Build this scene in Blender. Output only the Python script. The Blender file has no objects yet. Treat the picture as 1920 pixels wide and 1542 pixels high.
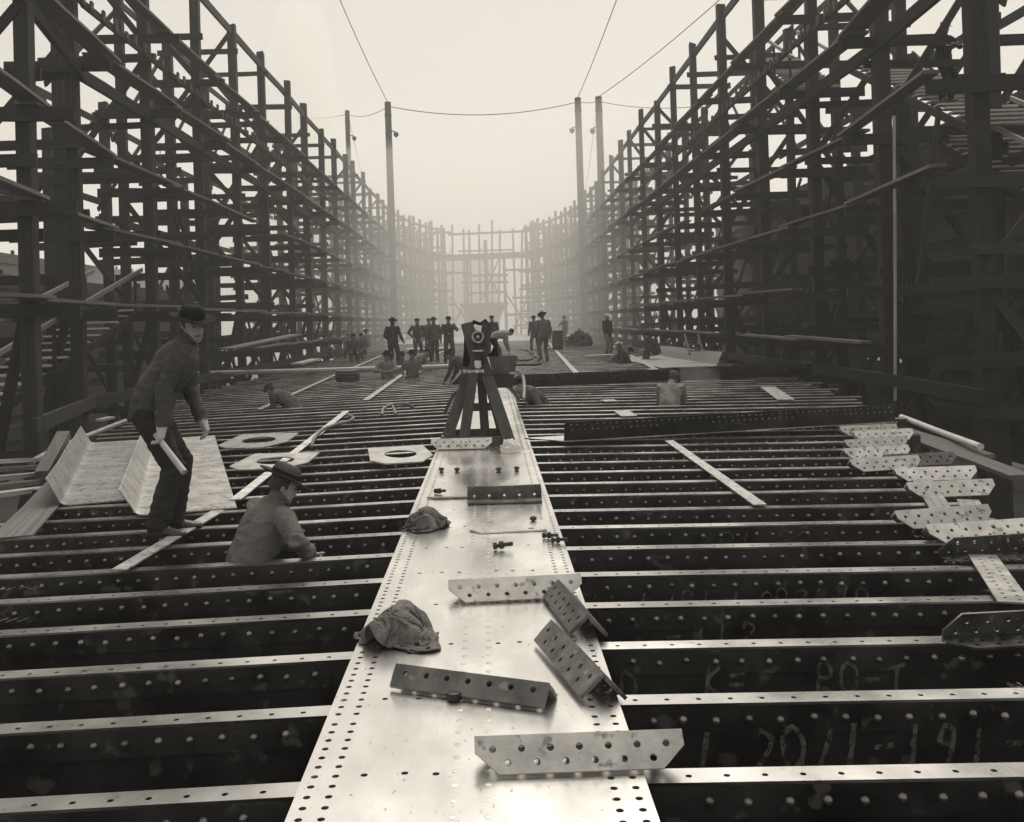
import bpy, bmesh, math, random
import numpy as np
from mathutils import Vector, Matrix, noise

R = random.Random(1917)
S = bpy.context.scene
COL = S.collection

# ------------------------------------------------------------------ camera
F = 1880.0; PX, PY = 916.0, 603.0; ROLL = 0.030
CX, CH = 0.10, 1.50
cam = bpy.data.cameras.new('camera')
cam.sensor_fit = 'HORIZONTAL'; cam.sensor_width = 36.0
cam.lens = 36.0 * F / 1920.0
cam.shift_x = (960 - PX) / 1920.0
cam.shift_y = (PY - 771) / 1920.0
cam.clip_start = 0.05; cam.clip_end = 6000
cob = bpy.data.objects.new('camera', cam); COL.objects.link(cob)
cob.matrix_world = Matrix.Translation((CX, 0, CH)) @ Matrix.Rotation(math.pi / 2, 4, 'X') @ Matrix.Rotation(-ROLL, 4, 'Z')
S.camera = cob

# ------------------------------------------------------------------ sky, sun, exposure
SUN_EL, SUN_AZ = math.radians(57), math.radians(14)      # high ahead of the camera, veiled by overcast
w = bpy.data.worlds.new('World'); S.world = w; w.use_nodes = True
nt = w.node_tree; nt.nodes.clear()
sky = nt.nodes.new('ShaderNodeTexSky'); sky.sky_type = 'NISHITA'; sky.sun_disc = False
sky.sun_elevation = SUN_EL; sky.sun_rotation = SUN_AZ
sky.air_density = 1.0; sky.dust_density = 1.2; sky.ozone_density = 1.0
bw = nt.nodes.new('ShaderNodeRGBToBW')
tint = nt.nodes.new('ShaderNodeMix'); tint.data_type = 'RGBA'; tint.blend_type = 'MULTIPLY'
tint.inputs['Factor'].default_value = 1.0
tint.inputs[7].default_value = (1.0, 0.94, 0.845, 1)
bg = nt.nodes.new('ShaderNodeBackground'); bg.inputs['Strength'].default_value = 0.10
wo = nt.nodes.new('ShaderNodeOutputWorld')
pw = nt.nodes.new('ShaderNodeMath'); pw.operation = 'POWER'; pw.inputs[1].default_value = .32      # overcast: evens the clear-sky falloff
sc_ = nt.nodes.new('ShaderNodeMath'); sc_.operation = 'MULTIPLY'; sc_.inputs[1].default_value = 2.9
nt.links.new(sky.outputs[0], bw.inputs[0]); nt.links.new(bw.outputs[0], pw.inputs[0]); nt.links.new(pw.outputs[0], sc_.inputs[0]); nt.links.new(sc_.outputs[0], tint.inputs[6])
nt.links.new(tint.outputs[2], bg.inputs[0]); nt.links.new(bg.outputs[0], wo.inputs[0])
sun = bpy.data.lights.new('sun', 'SUN'); sun.energy = 1.5; sun.angle = math.radians(50); sun.color = (1.0, 0.94, 0.85)
so = bpy.data.objects.new('sun', sun); COL.objects.link(so)
sd = Vector((math.sin(SUN_AZ) * math.cos(SUN_EL), math.cos(SUN_AZ) * math.cos(SUN_EL), math.sin(SUN_EL)))
so.rotation_euler = sd.to_track_quat('Z', 'Y').to_euler(); so.location = (0, 0, 60)
vs = S.view_settings
vs.view_transform = 'Standard'; vs.look = 'None'; vs.gamma = 1.0; vs.use_curve_mapping = False
vs.exposure = 0.74
S.cycles.use_denoising = True
S.cycles.max_bounces = 10; S.cycles.diffuse_bounces = 3; S.cycles.glossy_bounces = 3
S.cycles.transparent_max_bounces = 8; S.cycles.volume_bounces = 8
S.cycles.sample_clamp_indirect = 4.0

# ------------------------------------------------------------------ projection helpers (photo pixel -> place)
def uv(px, py):
    dx, dy = px - PX, py - PY
    return dx - ROLL * dy, dy + ROLL * dx
def at(px, py, d):
    u, v = uv(px, py)
    return Vector((CX + u * d / F, d, CH - v * d / F))
def deck(px, py, z=0.0):
    u, v = uv(px, py)
    d = F * (CH - z) / v
    return Vector((CX + u * d / F, d, z))

# ------------------------------------------------------------------ object helpers
def tag(o, label=None, cat=None, group=None, kind=None):
    if label: o['label'] = label
    if cat: o['category'] = cat
    if group: o['group'] = group
    if kind: o['kind'] = kind
    return o
def empty(name, loc, rz=0.0, label=None, cat=None, group=None):
    o = bpy.data.objects.new(name, None); COL.objects.link(o)
    o.empty_display_size = 0.1
    o.location = loc; o.rotation_euler = (0, 0, rz)
    return tag(o, label, cat, group)
def link(name, me, mat=None, parent=None, loc=None, rot=None, scale=None):
    o = bpy.data.objects.new(name, me); COL.objects.link(o)
    if mat is not None and len(me.materials) == 0: me.materials.append(mat)
    if parent is not None: o.parent = parent
    if loc is not None: o.location = loc
    if rot is not None: o.rotation_euler = rot
    if scale is not None: o.scale = scale
    return o
def smooth(me, ang=40):
    me.polygons.foreach_set('use_smooth', [True] * len(me.polygons))
    try: me.set_sharp_from_angle(angle=math.radians(ang))
    except Exception: pass
    return me

class MB:
    def __init__(s): s.v = []; s.f = []
    def add(s, vs, fs):
        n = len(s.v); s.v += [tuple(p) for p in vs]; s.f += [tuple(i + n for i in f) for f in fs]; return s
    def hexa(s, p):     # 8 points: bottom 4 ccw, top 4 ccw
        return s.add(p, [(3, 2, 1, 0), (4, 5, 6, 7), (0, 1, 5, 4), (1, 2, 6, 5), (2, 3, 7, 6), (3, 0, 4, 7)])
    def box(s, x0, x1, y0, y1, z0, z1):
        return s.hexa([(x0, y0, z0), (x1, y0, z0), (x1, y1, z0), (x0, y1, z0), (x0, y0, z1), (x1, y0, z1), (x1, y1, z1), (x0, y1, z1)])
    def beam(s, a, b, w, h, up=(0, 0, 1)):
        a, b = Vector(a), Vector(b); d = (b - a).normalized(); up = Vector(up)
        if abs(d.dot(up)) > .98: up = Vector((0, 1, 0))
        r = d.cross(up).normalized(); u = r.cross(d)
        r *= w / 2; u *= h / 2
        return s.hexa([a - r - u, a + r - u, b + r - u, b - r - u, a - r + u, a + r + u, b + r + u, b - r + u])
    def tube(s, pts, rad, n=8, cap=True):
        pts = [Vector(p) for p in pts]
        if not hasattr(rad, '__len__'): rad = [rad] * len(pts)
        base = len(s.v); prev = None
        for i, p in enumerate(pts):
            t = (pts[min(i + 1, len(pts) - 1)] - pts[max(i - 1, 0)]).normalized()
            if prev is None:
                a = Vector((0, 0, 1)) if abs(t.z) < .9 else Vector((1, 0, 0))
                x = t.cross(a).normalized()
            else:
                x = (prev - t * prev.dot(t)).normalized()
            y = t.cross(x); prev = x
            r = rad[i]; rx, ry = (r if hasattr(r, '__len__') else (r, r))
            for k in range(n):
                a = 2 * math.pi * k / n
                s.v.append(tuple(p + x * (rx * math.cos(a)) + y * (ry * math.sin(a))))
        for i in range(len(pts) - 1):
            for k in range(n):
                a = base + i * n + k; b = base + i * n + (k + 1) % n
                s.f.append((a, b, b + n, a + n))
        if cap:
            s.f.append(tuple(base + k for k in reversed(range(n))))
            e = base + (len(pts) - 1) * n
            s.f.append(tuple(e + k for k in range(n)))
        return s
    def lathe(s, prof, n=16, c=(0, 0, 0), sx=1.0, sy=1.0):
        base = len(s.v)
        for (r, z) in prof:
            for k in range(n):
                a = 2 * math.pi * k / n
                s.v.append((c[0] + r * sx * math.cos(a), c[1] + r * sy * math.sin(a), c[2] + z))
        for i in range(len(prof) - 1):
            for k in range(n):
                a = base + i * n + k; b = base + i * n + (k + 1) % n
                s.f.append((a, b, b + n, a + n))
        s.f.append(tuple(base + k for k in reversed(range(n))))
        e = base + (len(prof) - 1) * n
        s.f.append(tuple(e + k for k in range(n)))
        return s
    def mesh(s, name, sm=None):
        me = bpy.data.meshes.new(name); me.from_pydata(s.v, [], s.f); me.update()
        if sm: smooth(me, sm)
        return me
    def build(s, name, mat, parent=None, loc=None, rot=None, sm=None):
        return link(name, s.mesh(name, sm), mat, parent, loc, rot)

def circle(cx, cy, r, n=10, ry=None, rot=0.0):
    ry = r if ry is None else ry
    return [(cx + r * math.cos(rot + 2 * math.pi * k / n), cy + ry * math.sin(rot + 2 * math.pi * k / n)) for k in range(n)]
def plate2d(name, outer, holes, t):
    """flat plate in local XY, z from 0 to t, with real holes"""
    cu = bpy.data.curves.new('outline', 'CURVE'); cu.dimensions = '2D'; cu.fill_mode = 'BOTH'; cu.extrude = t / 2
    for loop in [outer] + holes:
        sp = cu.splines.new('POLY'); sp.points.add(len(loop) - 1); sp.use_cyclic_u = True
        for p, (x, y) in zip(sp.points, loop): p.co = (x, y, 0, 1)
    o = bpy.data.objects.new('outline', cu); COL.objects.link(o)
    dg = bpy.context.evaluated_depsgraph_get()
    me = bpy.data.meshes.new_from_object(o.evaluated_get(dg))
    bpy.data.objects.remove(o); bpy.data.curves.remove(cu)
    me.name = name; me.materials.clear()
    me.transform(Matrix.Translation((0, 0, t / 2)))
    return me

# ------------------------------------------------------------------ materials (monochrome, faintly warm)
def g(v, wm=1.0): return (min(1, v), min(1, v * (1 - .015 * wm)), min(1, v * (1 - .045 * wm)), 1)
def material(name, lo, hi, rough=(.5, .7), metal=0.0, scale=3.0, stretch=(1, 1, 1), detail=6.0, coord='pos', bump=0.0,
             bscale=None, spec=.5, contrast=(.35, .65), speck=None):
    m = bpy.data.materials.new(name); m.use_nodes = True
    t = m.node_tree; N = t.nodes; L = t.links
    b = N['Principled BSDF']; b.inputs['Metallic'].default_value = metal
    b.inputs['Specular IOR Level'].default_value = spec
    if coord == 'pos':
        src = N.new('ShaderNodeNewGeometry').outputs['Position']
    else:
        src = N.new('ShaderNodeTexCoord').outputs['Object']
    oi = N.new('ShaderNodeObjectInfo')
    mp = N.new('ShaderNodeMapping'); mp.inputs['Scale'].default_value = stretch
    L.new(src, mp.inputs['Vector'])
    if coord != 'pos':
        ad = N.new('ShaderNodeVectorMath'); ad.operation = 'SCALE'; ad.inputs[0].default_value = (37, 19, 53)
        L.new(oi.outputs['Random'], ad.inputs['Scale']); L.new(ad.outputs[0], mp.inputs['Location'])
    n1 = N.new('ShaderNodeTexNoise'); n1.inputs['Scale'].default_value = scale; n1.inputs['Detail'].default_value = detail
    n1.inputs['Roughness'].default_value = .62
    L.new(mp.outputs[0], n1.inputs['Vector'])
    mr = N.new('ShaderNodeMapRange'); mr.inputs[1].default_value = contrast[0]; mr.inputs[2].default_value = contrast[1]
    L.new(n1.outputs['Fac'], mr.inputs[0])
    mx = N.new('ShaderNodeMix'); mx.data_type = 'RGBA'
    mx.inputs[6].default_value = g(lo); mx.inputs[7].default_value = g(hi)
    L.new(mr.outputs[0], mx.inputs[0])
    colout = mx.outputs[2]
    if speck:
        n3 = N.new('ShaderNodeTexNoise'); n3.inputs['Scale'].default_value = speck[0]; n3.inputs['Detail'].default_value = 3
        L.new(mp.outputs[0], n3.inputs['Vector'])
        m3 = N.new('ShaderNodeMapRange'); m3.inputs[1].default_value = speck[1]; m3.inputs[2].default_value = speck[1] + .06
        L.new(n3.outputs['Fac'], m3.inputs[0])
        x3 = N.new('ShaderNodeMix'); x3.data_type = 'RGBA'; x3.inputs[7].default_value = g(speck[2])
        L.new(m3.outputs[0], x3.inputs[0]); L.new(colout, x3.inputs[6]); colout = x3.outputs[2]
    # each object a little lighter or darker than its fellows
    var = N.new('ShaderNodeMapRange'); var.inputs[3].default_value = .75; var.inputs[4].default_value = 1.25
    L.new(oi.outputs['Random'], var.inputs[0])
    mv = N.new('ShaderNodeVectorMath'); mv.operation = 'SCALE'
    L.new(colout, mv.inputs[0]); L.new(var.outputs[0], mv.inputs['Scale'])
    L.new(mv.outputs[0], b.inputs['Base Color'])
    rr = N.new('ShaderNodeMapRange'); rr.inputs[3].default_value = rough[0]; rr.inputs[4].default_value = rough[1]
    L.new(mr.outputs[0], rr.inputs[0]); L.new(rr.outputs[0], b.inputs['Roughness'])
    if bump:
        n2 = N.new('ShaderNodeTexNoise'); n2.inputs['Scale'].default_value = bscale or scale * 4; n2.inputs['Detail'].default_value = 4
        L.new(mp.outputs[0], n2.inputs['Vector'])
        bp = N.new('ShaderNodeBump'); bp.inputs['Strength'].default_value = bump; bp.inputs['Distance'].default_value = .02
        L.new(n2.outputs['Fac'], bp.inputs['Height']); L.new(bp.outputs[0], b.inputs['Normal'])
    return m

M = {}
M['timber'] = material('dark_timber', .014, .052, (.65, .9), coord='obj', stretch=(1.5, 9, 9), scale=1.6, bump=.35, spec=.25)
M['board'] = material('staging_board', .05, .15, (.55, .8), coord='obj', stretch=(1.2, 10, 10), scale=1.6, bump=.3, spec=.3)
M['palewood'] = material('pale_board', .22, .42, (.55, .8), coord='obj', stretch=(1.2, 10, 10), scale=1.6, bump=.25, spec=.3)
M['treadwood'] = material('pale_tread', .36, .58, (.55, .8), coord='obj', stretch=(1.2, 10, 10), scale=1.6, bump=.25, spec=.3)  # treads paled in the colour to make up for shade inside the staging
M['standwood'] = material('stand_timber', .045, .09, (.55, .8), coord='obj', stretch=(9, 9, 1.2), scale=2.2, bump=.2, spec=.35)
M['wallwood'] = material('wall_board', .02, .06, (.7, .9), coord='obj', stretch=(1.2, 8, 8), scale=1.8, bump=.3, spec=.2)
M['palewall'] = material('haze_paled_wall_board', .08, .20, (.7, .9), coord='obj', stretch=(1.2, 8, 8), scale=1.8, bump=.3, spec=.2)  # wall boards lightened: haze and light behind the left staging put into colour
M['water'] = material('harbour_water', .03, .05, (.12, .2), scale=.2, bump=.4, bscale=1.5)
M['keel'] = material('keel_plate_steel', .54, .68, (.20, .31), metal=1.0, scale=1.5, stretch=(1.5, .6, 1), detail=9, bump=.02, bscale=6, contrast=(.33, .68), speck=(34, .66, .36))
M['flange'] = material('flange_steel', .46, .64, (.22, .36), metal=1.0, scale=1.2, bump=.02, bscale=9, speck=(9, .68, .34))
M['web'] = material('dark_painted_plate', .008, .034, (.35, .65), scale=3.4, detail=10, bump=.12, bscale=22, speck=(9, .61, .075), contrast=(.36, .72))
M['rivet'] = material('rivet_steel', .12, .34, (.2, .4), metal=.75, scale=9)
M['darkclip'] = material('dark_clip_steel', .03, .075, (.3, .5), metal=.3, scale=8, bump=.1, speck=(18, .62, .16))
M['plate'] = material('pale_flat_plate', .24, .40, (.35, .55), metal=.45, scale=4.5, detail=9, stretch=(1, 1, 1), bump=.04, contrast=(.28, .72), speck=(11, .60, .17))
M['bracket'] = material('bracket_steel', .38, .58, (.4, .6), metal=.2, scale=6, stretch=(1, 1, 1), bump=.12, bscale=40, speck=(14, .61, .22))
M['darkangle'] = material('scaled_angle_steel', .08, .17, (.35, .6), metal=.3, scale=8, bump=.1, speck=(22, .62, .22))
M['darkchannel'] = material('black_channel_steel', .012, .03, (.3, .5), metal=.2, scale=3, bump=.06, speck=(7, .68, .12))
M['iron'] = material('black_iron', .015, .035, (.35, .55), metal=.3, scale=9)
M['pipe'] = material('pale_pipe', .42, .56, (.35, .55), scale=3, bump=.03)
M['pole'] = material('mast_timber', .035, .07, (.6, .85), scale=2, stretch=(4, 4, .4), bump=.2)
M['cable'] = material('cable_wire', .02, .04, (.5, .7), scale=9)
M['hose'] = material('rubber_hose', .10, .22, (.45, .65), scale=7)
M['darkhose'] = material('dark_rubber_hose', .02, .05, (.45, .65), scale=7)
M['sack'] = material('burlap_sack', .10, .22, (.85, .95), scale=9, bump=.6, bscale=90, spec=.1)
M['darkcloth'] = material('dark_cloth', .010, .022, (.85, .95), scale=6, bump=.3, bscale=60, spec=.1)
M['paper'] = material('white_paper', .55, .72, (.6, .8), scale=6)
M['ground'] = material('mud_ground', .03, .09, (.8, .95), scale=.6, bump=.5, bscale=3)
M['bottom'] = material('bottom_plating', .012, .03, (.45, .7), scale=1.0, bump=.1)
M['brass'] = material('brass_fitting', .35, .6, (.2, .35), metal=.9, scale=9)
M['tin'] = material('bucket_tin', .08, .16, (.4, .6), metal=.4, scale=6)
M['skin'] = material('skin', .20, .30, (.5, .65), scale=14, spec=.3)
M['glove'] = material('pale_glove', .40, .55, (.8, .9), scale=12, spec=.1)
M['shoe'] = material('shoe_leather', .03, .06, (.35, .5), scale=12)
M['hair'] = material('dark_hair', .012, .03, (.5, .7), scale=30)
M['shell'] = material('far_hull_plating', .10, .14, (.6, .8), scale=.4)
for i, v in enumerate((.018, .038, .07, .11, .17, .27)):
    M['cloth%d' % i] = material('work_cloth_%d' % i, v * .75, v * 1.3, (.85, .95), scale=5, bump=.35, bscale=45, spec=.1)
def chalkmat():
    m = bpy.data.materials.new('worn_chalk'); m.use_nodes = True; t = m.node_tree; N = t.nodes; L = t.links
    b = N['Principled BSDF']; b.inputs['Base Color'].default_value = g(.30); b.inputs['Roughness'].default_value = .95
    b.inputs['Specular IOR Level'].default_value = .05
    ge = N.new('ShaderNodeNewGeometry'); n = N.new('ShaderNodeTexNoise'); n.inputs['Scale'].default_value = 34; n.inputs['Detail'].default_value = 8
    n.inputs['Roughness'].default_value = .75
    L.new(ge.outputs['Position'], n.inputs['Vector'])
    mr = N.new('ShaderNodeMapRange'); mr.inputs[1].default_value = .40; mr.inputs[2].default_value = .62; mr.inputs[4].default_value = .58
    L.new(n.outputs['Fac'], mr.inputs[0]); L.new(mr.outputs[0], b.inputs['Alpha'])
    return m
M['chalk'] = chalkmat()
# ================================================================== the setting: ground, bottom plating
def interp(x, pts):
    if x <= pts[0][0]: return pts[0][1]
    for (a, b), (c, d) in zip(pts, pts[1:]):
        if x <= c: return b + (d - b) * (x - a) / (c - a)
    return pts[-1][1]
TANK = [(2, 2.75), (7.6, 3.75), (11.6, 4.85), (15.7, 6.2), (22, 7.2), (30, 7.9), (100, 7.9), (112, 5.5), (119, 2.5)]
def tank(y): return interp(y, TANK)
SHELLB = -1.02

def ground():
    n = 60; vs = []; fs = []
    xs = [-158, -130, -100] + [-80 + 160 * i / n for i in range(n + 1)] + [100, 130, 158]
    ys = [-60, -40] + [-20 + 156 * i / n for i in range(n + 1)] + []
    for y in ys:
        for x in xs:
            z = -3.2 + .25 * noise.noise((x * .21, y * .21, 3.3)) if abs(x) < 100 and -40 < y < 200 else -3.2
            vs.append((x, y, z))
    k = len(xs)
    for j in range(len(ys) - 1):
        for i in range(k - 1):
            fs.append((j * k + i, j * k + i + 1, (j + 1) * k + i + 1, (j + 1) * k + i))
    o = MB().add(vs, fs).build('ground', M['ground'], sm=60)
    tag(o, 'dark muddy ground of the slipway under the staging', kind='structure')
ground()
o = MB().add([(-158, 135.8, -3.1), (158, 135.8, -3.1), (158, 214, -3.1), (-158, 214, -3.1)], [(0, 1, 2, 3)]).build('water', M['water']); tag(o, 'harbour water beyond the end of the slipway', None, None, 'structure')
def bottom_shell():
    mb = MB(); ys = [1.0 + 3 * i for i in range(40)]
    prev = None
    for y in ys:
        h = tank(y) + .15
        row = [(-h, y, SHELLB + .5), (-h * .82, y, SHELLB + .08), (0, y, SHELLB), (h * .82, y, SHELLB + .08), (h, y, SHELLB + .5)]
        if prev:
            for a in range(4):
                mb.add([prev[a], prev[a + 1], row[a + 1], row[a]], [(0, 1, 2, 3)])
        prev = row
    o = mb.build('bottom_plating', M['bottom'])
    tag(o, 'dark bottom shell plating lying under the floor frames', kind='structure')
bottom_shell()
def far_deck():
    mb = MB()
    ys = [76.2, 84, 92, 100, 108, 118]
    for a, b in zip(ys, ys[1:]):
        for s in (-1, 1):
            for q in range(3):
                x0a, x1a = tank(a) * q / 3 + .01, tank(a) * (q + 1) / 3 - .01
                x0b, x1b = tank(b) * q / 3 + .01, tank(b) * (q + 1) / 3 - .01
                z = -.03 - .006 * q
                mb.hexa([(s * x0a, a + .02, z - .02), (s * x1a, a + .02, z - .02), (s * x1b, b, z - .02), (s * x0b, b, z - .02),
                         (s * x0a, a + .02, z), (s * x1a, a + .02, z), (s * x1b, b, z), (s * x0b, b, z)])
    o = mb.build('tank_top_plating', M['plate']); tag(o, 'plated tank top at the far end of the hull', kind='structure')
far_deck()

# ================================================================== floor frames with angle irons and rivets
def rivet_mesh(n=8, hi=True):
    r = .0175
    prof = [(r, 0), (r * .86, .008), (r * .45, .0145), (.002, .016)] if hi else [(r, 0), (r * .75, .011), (.003, .016)]
    mb = MB().lathe(prof, n)
    me = mb.mesh('rivet', 70); me.transform(Matrix.Rotation(math.pi / 2, 4, 'X'))   # head points to -Y
    return me
RIV = rivet_mesh(); RIV.materials.append(M['rivet'])
rl = rivet_mesh(6, False); RLV = np.array([v.co[:] for v in rl.vertices]); RLF = [tuple(p.vertices) for p in rl.polygons]
def many(base_v, base_f, pts, name, mat, parent, kind='stuff', sm=None):
    pts = np.asarray(pts, float); k = len(base_v)
    V = (pts[:, None, :] + base_v[None]).reshape(-1, 3)
    Fs = [tuple(i + q * k for i in f) for q in range(len(pts)) for f in base_f]
    me = bpy.data.meshes.new(name); me.from_pydata(V.tolist(), [], Fs); me.update()
    if sm: smooth(me, sm)
    o = link(name, me, mat, parent); o['kind'] = kind
    return o

FS, FY0, NF = .67, 2.62, 109
ORD = ['first', 'second', 'third', 'fourth', 'fifth', 'sixth', 'seventh', 'eighth', 'ninth', 'tenth', 'eleventh', 'twelfth', 'thirteenth',
       'fourteenth', 'fifteenth', 'sixteenth', 'seventeenth', 'eighteenth', 'nineteenth', 'twentieth']
TENS = {2: 'twenty', 3: 'thirty', 4: 'forty', 5: 'fifty', 6: 'sixty', 7: 'seventy', 8: 'eighty', 9: 'ninety', 10: 'hundred and'}
TENTH = {3: 'thirtieth', 4: 'fortieth', 5: 'fiftieth', 6: 'sixtieth', 7: 'seventieth', 8: 'eightieth', 9: 'ninetieth', 10: 'hundredth'}
def ordinal(n):
    if n <= 20: return ORD[n - 1]
    t, u = divmod(n, 10)
    return TENTH[t] if u == 0 else TENS[t] + '-' + ORD[u - 1]
FRAMES = {}
def floor_frame(i, side):
    y = FY0 + FS * i
    L = tank(y) + (.25 if i % 3 == 0 else 0) + R.uniform(-.05, .12)
    drop = .026 if side < 0 else .012
    name = 'hull_frame'
    root = empty(name, (0, y + (R.uniform(-.014, .014) if i > 1 else 0), -.022 + R.uniform(-.003, .002)), 0,
                 '%s dark riveted steel floor frame from the camera, %s of the keel plate' % (ordinal(i + 1), 'left' if side < 0 else 'right'),
                 'floor frame', 'floor frames across the hull')
    x0 = .30
    def zz(x): return -drop * x
    # web plate behind the angle
    mb = MB()
    zb = SHELLB + .05 + .022
    mb.hexa([(side * x0, .012, zb), (side * L, .012, zb + .28 if y < 30 else zb), (side * L, .021, zb + .28 if y < 30 else zb), (side * x0, .021, zb),
             (side * x0, .012, zz(x0) - .003), (side * L, .012, zz(L) - .003), (side * L, .021, zz(L) - .003), (side * x0, .021, zz(x0) - .003)])
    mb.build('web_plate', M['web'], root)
    # angle iron: vertical leg facing the camera
    mb = MB()
    mb.hexa([(side * x0, 0, zz(x0) - .125), (side * L, 0, zz(L) - .125), (side * L, .0118, zz(L) - .125), (side * x0, .0118, zz(x0) - .125),
             (side * x0, 0, zz(x0) - .0125), (side * L, 0, zz(L) - .0125), (side * L, .0118, zz(L) - .0125), (side * x0, .0118, zz(x0) - .0125)])
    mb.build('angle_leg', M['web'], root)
    # horizontal leg on top, holed where near
    fw = .106; off = R.uniform(0, .12)
    holes = []
    if i < 17:
        x = .62 + off
        while x < L - .06:
            holes.append(circle(side * x, fw * (.42 if side < 0 else .45), .0115, 8)); x += .127
    out = [(side * x0, 0), (side * L, 0), (side * L, fw), (side * x0, fw)]
    if side < 0: out.reverse()
    me = plate2d('top_flange', out, holes, .011) if holes else None
    if me is None:
        me = MB().box(min(side * x0, side * L), max(side * x0, side * L), 0, fw, 0, .011).mesh('top_flange')
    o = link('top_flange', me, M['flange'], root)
    o.rotation_euler = (0, side * math.atan(drop), 0); o.location = (0, 0, -.0115)
    # rivets
    if y < 38:
        pts = []; x = .62 + off + .06; row2 = (i in (0, 12, 13, 17, 18, 24)) 
        while x < L - .05:
            pts.append((side * (x + R.uniform(-.006, .006)), -.0002, zz(x) - .066 + R.uniform(-.006, .006)))
            if row2 and int(x * 8) % 2: pts.append((side * (x + .03), .0118, zz(x) - .19))
            x += .127
        if i < 9 and not row2:
            for q in range(2): 
                xx = R.uniform(.8, L - .3); pts.append((side * xx, .0118, zz(xx) - .30))
        if i < 9:
            for p in pts: link('rivet', RIV, None, root, p)
        else:
            many(RLV, RLF, pts, 'rivets', M['rivet'], root, sm=70)
    FRAMES[(i, side)] = root
for i in range(NF):
    for side in (-1, 1): floor_frame(i, side)

# chalk and paint marks on the webs: strokes in local (x, z), built as thin ribbons on the plate
STROKES = {
 '0': [[(.5, 1), (.15, .8), (.1, .3), (.4, 0), (.75, .2), (.8, .7), (.5, 1)]], 'O': [[(.5, 1), (.15, .8), (.1, .3), (.4, 0), (.75, .2), (.8, .7), (.5, 1)]],
 '1': [[(.55, 1), (.35, 0)]], '2': [[(.15, .75), (.4, 1), (.75, .8), (.6, .45), (.1, 0), (.8, .05)]],
 '9': [[(.75, .75), (.45, .5), (.2, .7), (.45, 1), (.75, .8), (.6, .3), (.4, 0)]], '4': [[(.6, 0), (.6, 1), (.1, .35), (.85, .35)]],
 '5': [[(.8, 1), (.3, 1), (.25, .6), (.7, .5), (.7, .15), (.2, 0)]], 'P': [[(.15, 0), (.3, 1), (.75, .9), (.7, .55), (.22, .5)]],
 'K': [[(.15, 0), (.25, 1)], [(.8, 1), (.2, .45), (.8, 0)]], '-': [[(.1, .5), (.8, .52)]], '=': [[(.1, .35), (.8, .37)], [(.1, .65), (.8, .67)]],
 'T': [[(.05, .9), (.95, 1)], [(.5, .95), (.4, 0)]], 'E': [[(.8, 1), (.2, .95), (.15, 0), (.75, .02)], [(.18, .5), (.6, .52)]], 'F': [[(.85, 1), (.2, .95), (.1, 0)], [(.18, .5), (.65, .52)]],
 '/': [[(.7, 1), (.1, 0)]], 'R': [[(.15, 0), (.25, 1), (.7, .9), (.65, .55), (.2, .5), (.8, 0)]], 'D': [[(.15, 0), (.25, 1), (.8, .7), (.7, .2), (.15, 0)]],
 'H': [[(.15, 0), (.2, 1)], [(.75, 0), (.8, 1)], [(.15, .5), (.8, .5)]], 'A': [[(.05, 0), (.45, 1), (.85, 0)], [(.2, .4), (.7, .4)]],
 'N': [[(.1, 0), (.15, 1), (.7, 0), (.8, 1)]], '.': [[(.3, .02), (.4, .1)]], '7': [[(.1, 1), (.85, 1), (.4, 0)]], ' ': []}
def mark(i, side, text, x, *a, **k):
    adv = k.get('adv', 1.0); wid = a[2]
    for ch in text:
        if ch != ' ': mark_one(i, side, ch, x + R.uniform(-.012, .012), a[0] + R.uniform(-.012, .012), *a[1:], **k)
        x += wid * adv * (1.15 if ch != ' ' else 1.0)
def mark_one(i, side, text, x, z, h, wid, thick, y=-.0035, adv=1.0, slope=0.0, parent=None, plane='xz', mat='chalk'):
    mb = MB(); cx = x
    for ch in text:
        for st in STROKES.get(ch, []):
            pts = [Vector((cx + (a + R.uniform(-.05, .05)) * wid, 0, z + (b + R.uniform(-.04, .04)) * h)) for a, b in st]
            P = [pts[0]] + pts + [pts[-1]]; sm = []
            for k in range(1, len(P) - 2):
                for q in range(5):
                    t = q / 5; A, B, C, D = P[k - 1], P[k], P[k + 1], P[k + 2]
                    sm.append(.5 * ((2 * B) + (C - A) * t + (2 * A - 5 * B + 4 * C - D) * t * t + (3 * B - A - 3 * C + D) * t ** 3))
            sm.append(pts[-1]); vs = []
            for k, p in enumerate(sm):
                d = (sm[min(k + 1, len(sm) - 1)] - sm[max(k - 1, 0)]).normalized(); n = Vector((-d.z, 0, d.x)) * thick / 2 * (.8 + .35 * noise.noise(p * 31))
                vs += [p - n, p + n]
            if plane == 'xy': vs = [Vector((k.x, k.z, 0)) for k in vs]
            mb.add(vs, [(2 * k, 2 * k + 2, 2 * k + 3, 2 * k + 1) for k in range(len(sm) - 1)])
        cx += wid * adv * (1.15 if ch != ' ' else 1.0)
    o = mb.build('chalk_letter', M[mat], parent or FRAMES[(i, side)])
    for k, v in enumerate(o.data.vertices):       # each stroke a hair proud of the last, so crossing strokes are never coplanar
        if plane == 'xz': v.co.y = y - .00006 * k
        else: v.co.z = .0012 + .00006 * k
    return o
mark(2, 1, '1 20/1-191', .86, -.285, .165, .105, .026)
mark(2, 1, '-12', 2.08, -.285, .16, .11, .026)
mark(3, 1, 'D   K=   PO-T', .66, -.245, .135, .095, .022)
mark(4, 1, '-112', .98, -.215, .10, .11, .02)
mark(5, 1, '11 1 101 1 0021 10', .64, -.195, .08, .085, .016)
mark(7, 1, '01 92', 1.72, -.155, .08, .13, .012)
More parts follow.
